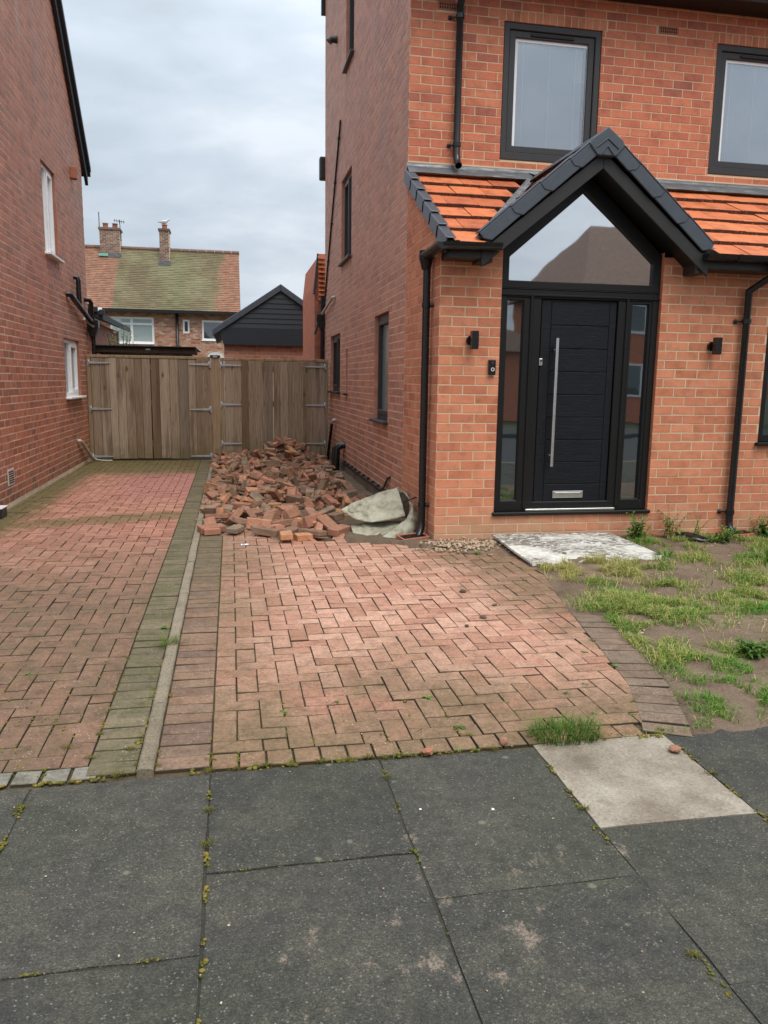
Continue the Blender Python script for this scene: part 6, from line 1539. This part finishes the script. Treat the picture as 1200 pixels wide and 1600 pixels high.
weed(.92, 2.98, 9, .032, .006, 'small pale rosette weed in the drive left of the grass tuft', z=.002, upright=.3, colr=(.6, 1))
weed(.86, 3.30, 9, .03, .006, 'small dark weed in the paving joints behind the pale rosette', z=.002, upright=.5, colr=(0, .4))
weed(-.40, 4.52, 16, .035, .006, 'small leafy weed at the left foot of the edging stones', z=.002, upright=.7)
for (x, y) in ((1.52, 3.25), (1.66, 3.35), (1.78, 3.12), (1.92, 3.55), (1.86, 3.78), (1.70, 2.98), (1.98, 3.95), (1.55, 3.02), (1.2, 3.2), (.2, 3.25), (2.1, 5.3), (2.2, 5.7), (1.75, 5.95), (-1.0, 3.9)):
    weed(x, y, 8, .028, .0045, 'little weed sprouting from a joint in the block paving', z=.0, upright=.5, colr=(.3, 1))
o = MB(); patch(o, [(4.02, 6.46, .03), (4.12, 6.36, .05), (4.26, 6.30, .03)], [(4.04, 6.52, .09), (4.15, 6.46, .10), (4.30, 6.42, .05)], 10, 6, .03, 3); tag(o.build('plastic_scrap', M_PVC, smooth=True), 'crumpled black plastic scrap among weeds by the wall', 'plastic')
# moss along the joints
mb = MB()
def moss_line(a, b, n, spread, rmin, rmax, lo, hi, clump=1.0):
    for _ in range(n):
        f = rnd.random(); x = a[0] + (b[0] - a[0]) * f; y = a[1] + (b[1] - a[1]) * f
        if noise.noise((x * 11, y * 11, 21)) < .12 + .12 * (clump - 1): continue
        mb.cur = rnd.uniform(lo, hi); r_ = rnd.uniform(rmin, rmax) * .8; stone_into(mb, (x + rnd.gauss(0, spread), y + rnd.gauss(0, spread), .0), r_, .7, rnd.randrange(9999))
moss_line((-.10, 2.76), (-.095, 1.5), 380, .004, .003, .008, 0, 1)
moss_line((.535, 2.76), (.535, 1.6), 140, .004, .003, .007, .2, .9, 1.6)
moss_line((1.165, 2.78), (1.15, 2.1), 120, .005, .003, .008, .1, .9); moss_line((1.15, 2.1), (1.14, 1.4), 80, .005, .003, .007, .2, .9, 1.5)
moss_line((1.745, 2.78), (1.745, 2.0), 140, .005, .003, .008, .1, .9)
moss_line((-.72, 2.75), (-.72, 2.2), 150, .005, .004, .009, .1, .9); moss_line((-.7, 1.82), (-.1, 1.82), 140, .003, .002, .005, 0, 1)
moss_line((-.10, 2.153), (.5, 2.153), 40, .003, .002, .004, 0, .5)
moss_line((-1.0, 2.775), (1.9, 2.775), 620, .008, .004, .012, .15, .8)
for xx in (-.105, .0, .1, .2, .3, .45, .6, .75, .9): moss_line((xx, 2.79), (xx, 2.79 + rnd.uniform(.1, .8)), 55, .006, .003, .009, .2, .85)
moss_line((-.37, 2.8), (-.37, 4.6), 330, .008, .003, .012, .2, .85); moss_line((-.30, 2.8), (-.30, 3.9), 160, .006, .003, .010, .2, .85)
moss_line((-.55, 2.8), (-.55, 4.6), 240, .004, .003, .008, .1, .85)
for i in range(22):
    xx = -.55 - BW * i * .5; moss_line((xx, 2.8), (xx, 3.3 + rnd.uniform(0, .8)), 36, .005, .003, .008, .1, .85)
moss_line((-.11, 5.3), (-.11, 7.0), 130, .006, .003, .009, .8, 1)
for (x, y) in [(-.105, 2.775), (-.1, 2.86), (.0, 2.77), (.105, 2.78), (.2, 2.775), (.31, 2.78), (.42, 2.77), (.50, 2.78), (.56, 2.765), (.535, 2.62), (.62, 2.785), (-.42, 2.80), (-.36, 2.86), (-.30, 2.85), (-.44, 2.79), (-.55, 2.95), (-.55, 3.15), (-.66, 3.05), (-.98, 2.95), (-.72, 2.62), (-.10, 2.5), (-.10, 2.3), (1.16, 2.30), (1.0, 2.77), (.93, 2.9), (1.745, 2.45), (1.13, 1.6), (-.36, 3.1), (-.41, 3.0), (1.75, 2.82)]:
    q_ = rnd.uniform(.45, .85)
    for _ in range(46):      # starry orange-yellow moss cushions
        a = rnd.uniform(0, 6.28); r_ = abs(rnd.gauss(0, .012)); blade(mb, (x + r_ * math.cos(a), y + .7 * r_ * math.sin(a), -.002), rnd.uniform(.006, .017), .0017, a + rnd.gauss(0, .5), rnd.uniform(.5, 1.6), min(.86, max(.2, q_ + rnd.gauss(0, .12))))
mb.build('moss', M_MOSS, kind='stuff')
# shrub sprig behind the left gate
shb = thing('shrub', (-2.05, 16.0, 0), 'small pale leafy shrub rising behind the left gate beside the left house', 'shrub')
mb = MB(); stems = [(-2.30, 16, 2.25), (-2.12, 16, 2.35), (-1.98, 15.95, 2.38), (-1.86, 16, 2.30), (-2.2, 16.1, 2.18), (-1.92, 15.9, 2.22)]
for s_ in stems: mb.tube([(-2.08, 16.0, -.1), (-2.08 + (s_[0] + 2.08) * .4, 16, 1.6), s_], [.02, .012, .004], 6)
mb.build('stem', M_WOOD_BROWN, shb)
mb = MB()
for i in range(420):
    s_ = rnd.choice(stems); f = rnd.uniform(.55, 1.02); p = Vector((-2.08 + (s_[0] + 2.08) * f, s_[1], 1.5 + (s_[2] - 1.5) * f)) + Vector((rnd.gauss(0, .05), rnd.gauss(0, .05), rnd.gauss(0, .035)))
    d = Vector((rnd.gauss(0, 1), rnd.gauss(0, 1), rnd.gauss(0, .7))).normalized(); n_ = d.orthogonal().normalized(); l_ = rnd.uniform(.025, .05)
    mb.add([p, p + d * l_ * .5 + n_ * l_ * .22, p + d * l_, p + d * l_ * .5 - n_ * l_ * .22], [(0, 1, 2, 3)], rv=rnd.random())
mb.build('leaves', M_SHRUB, shb, kind='stuff')
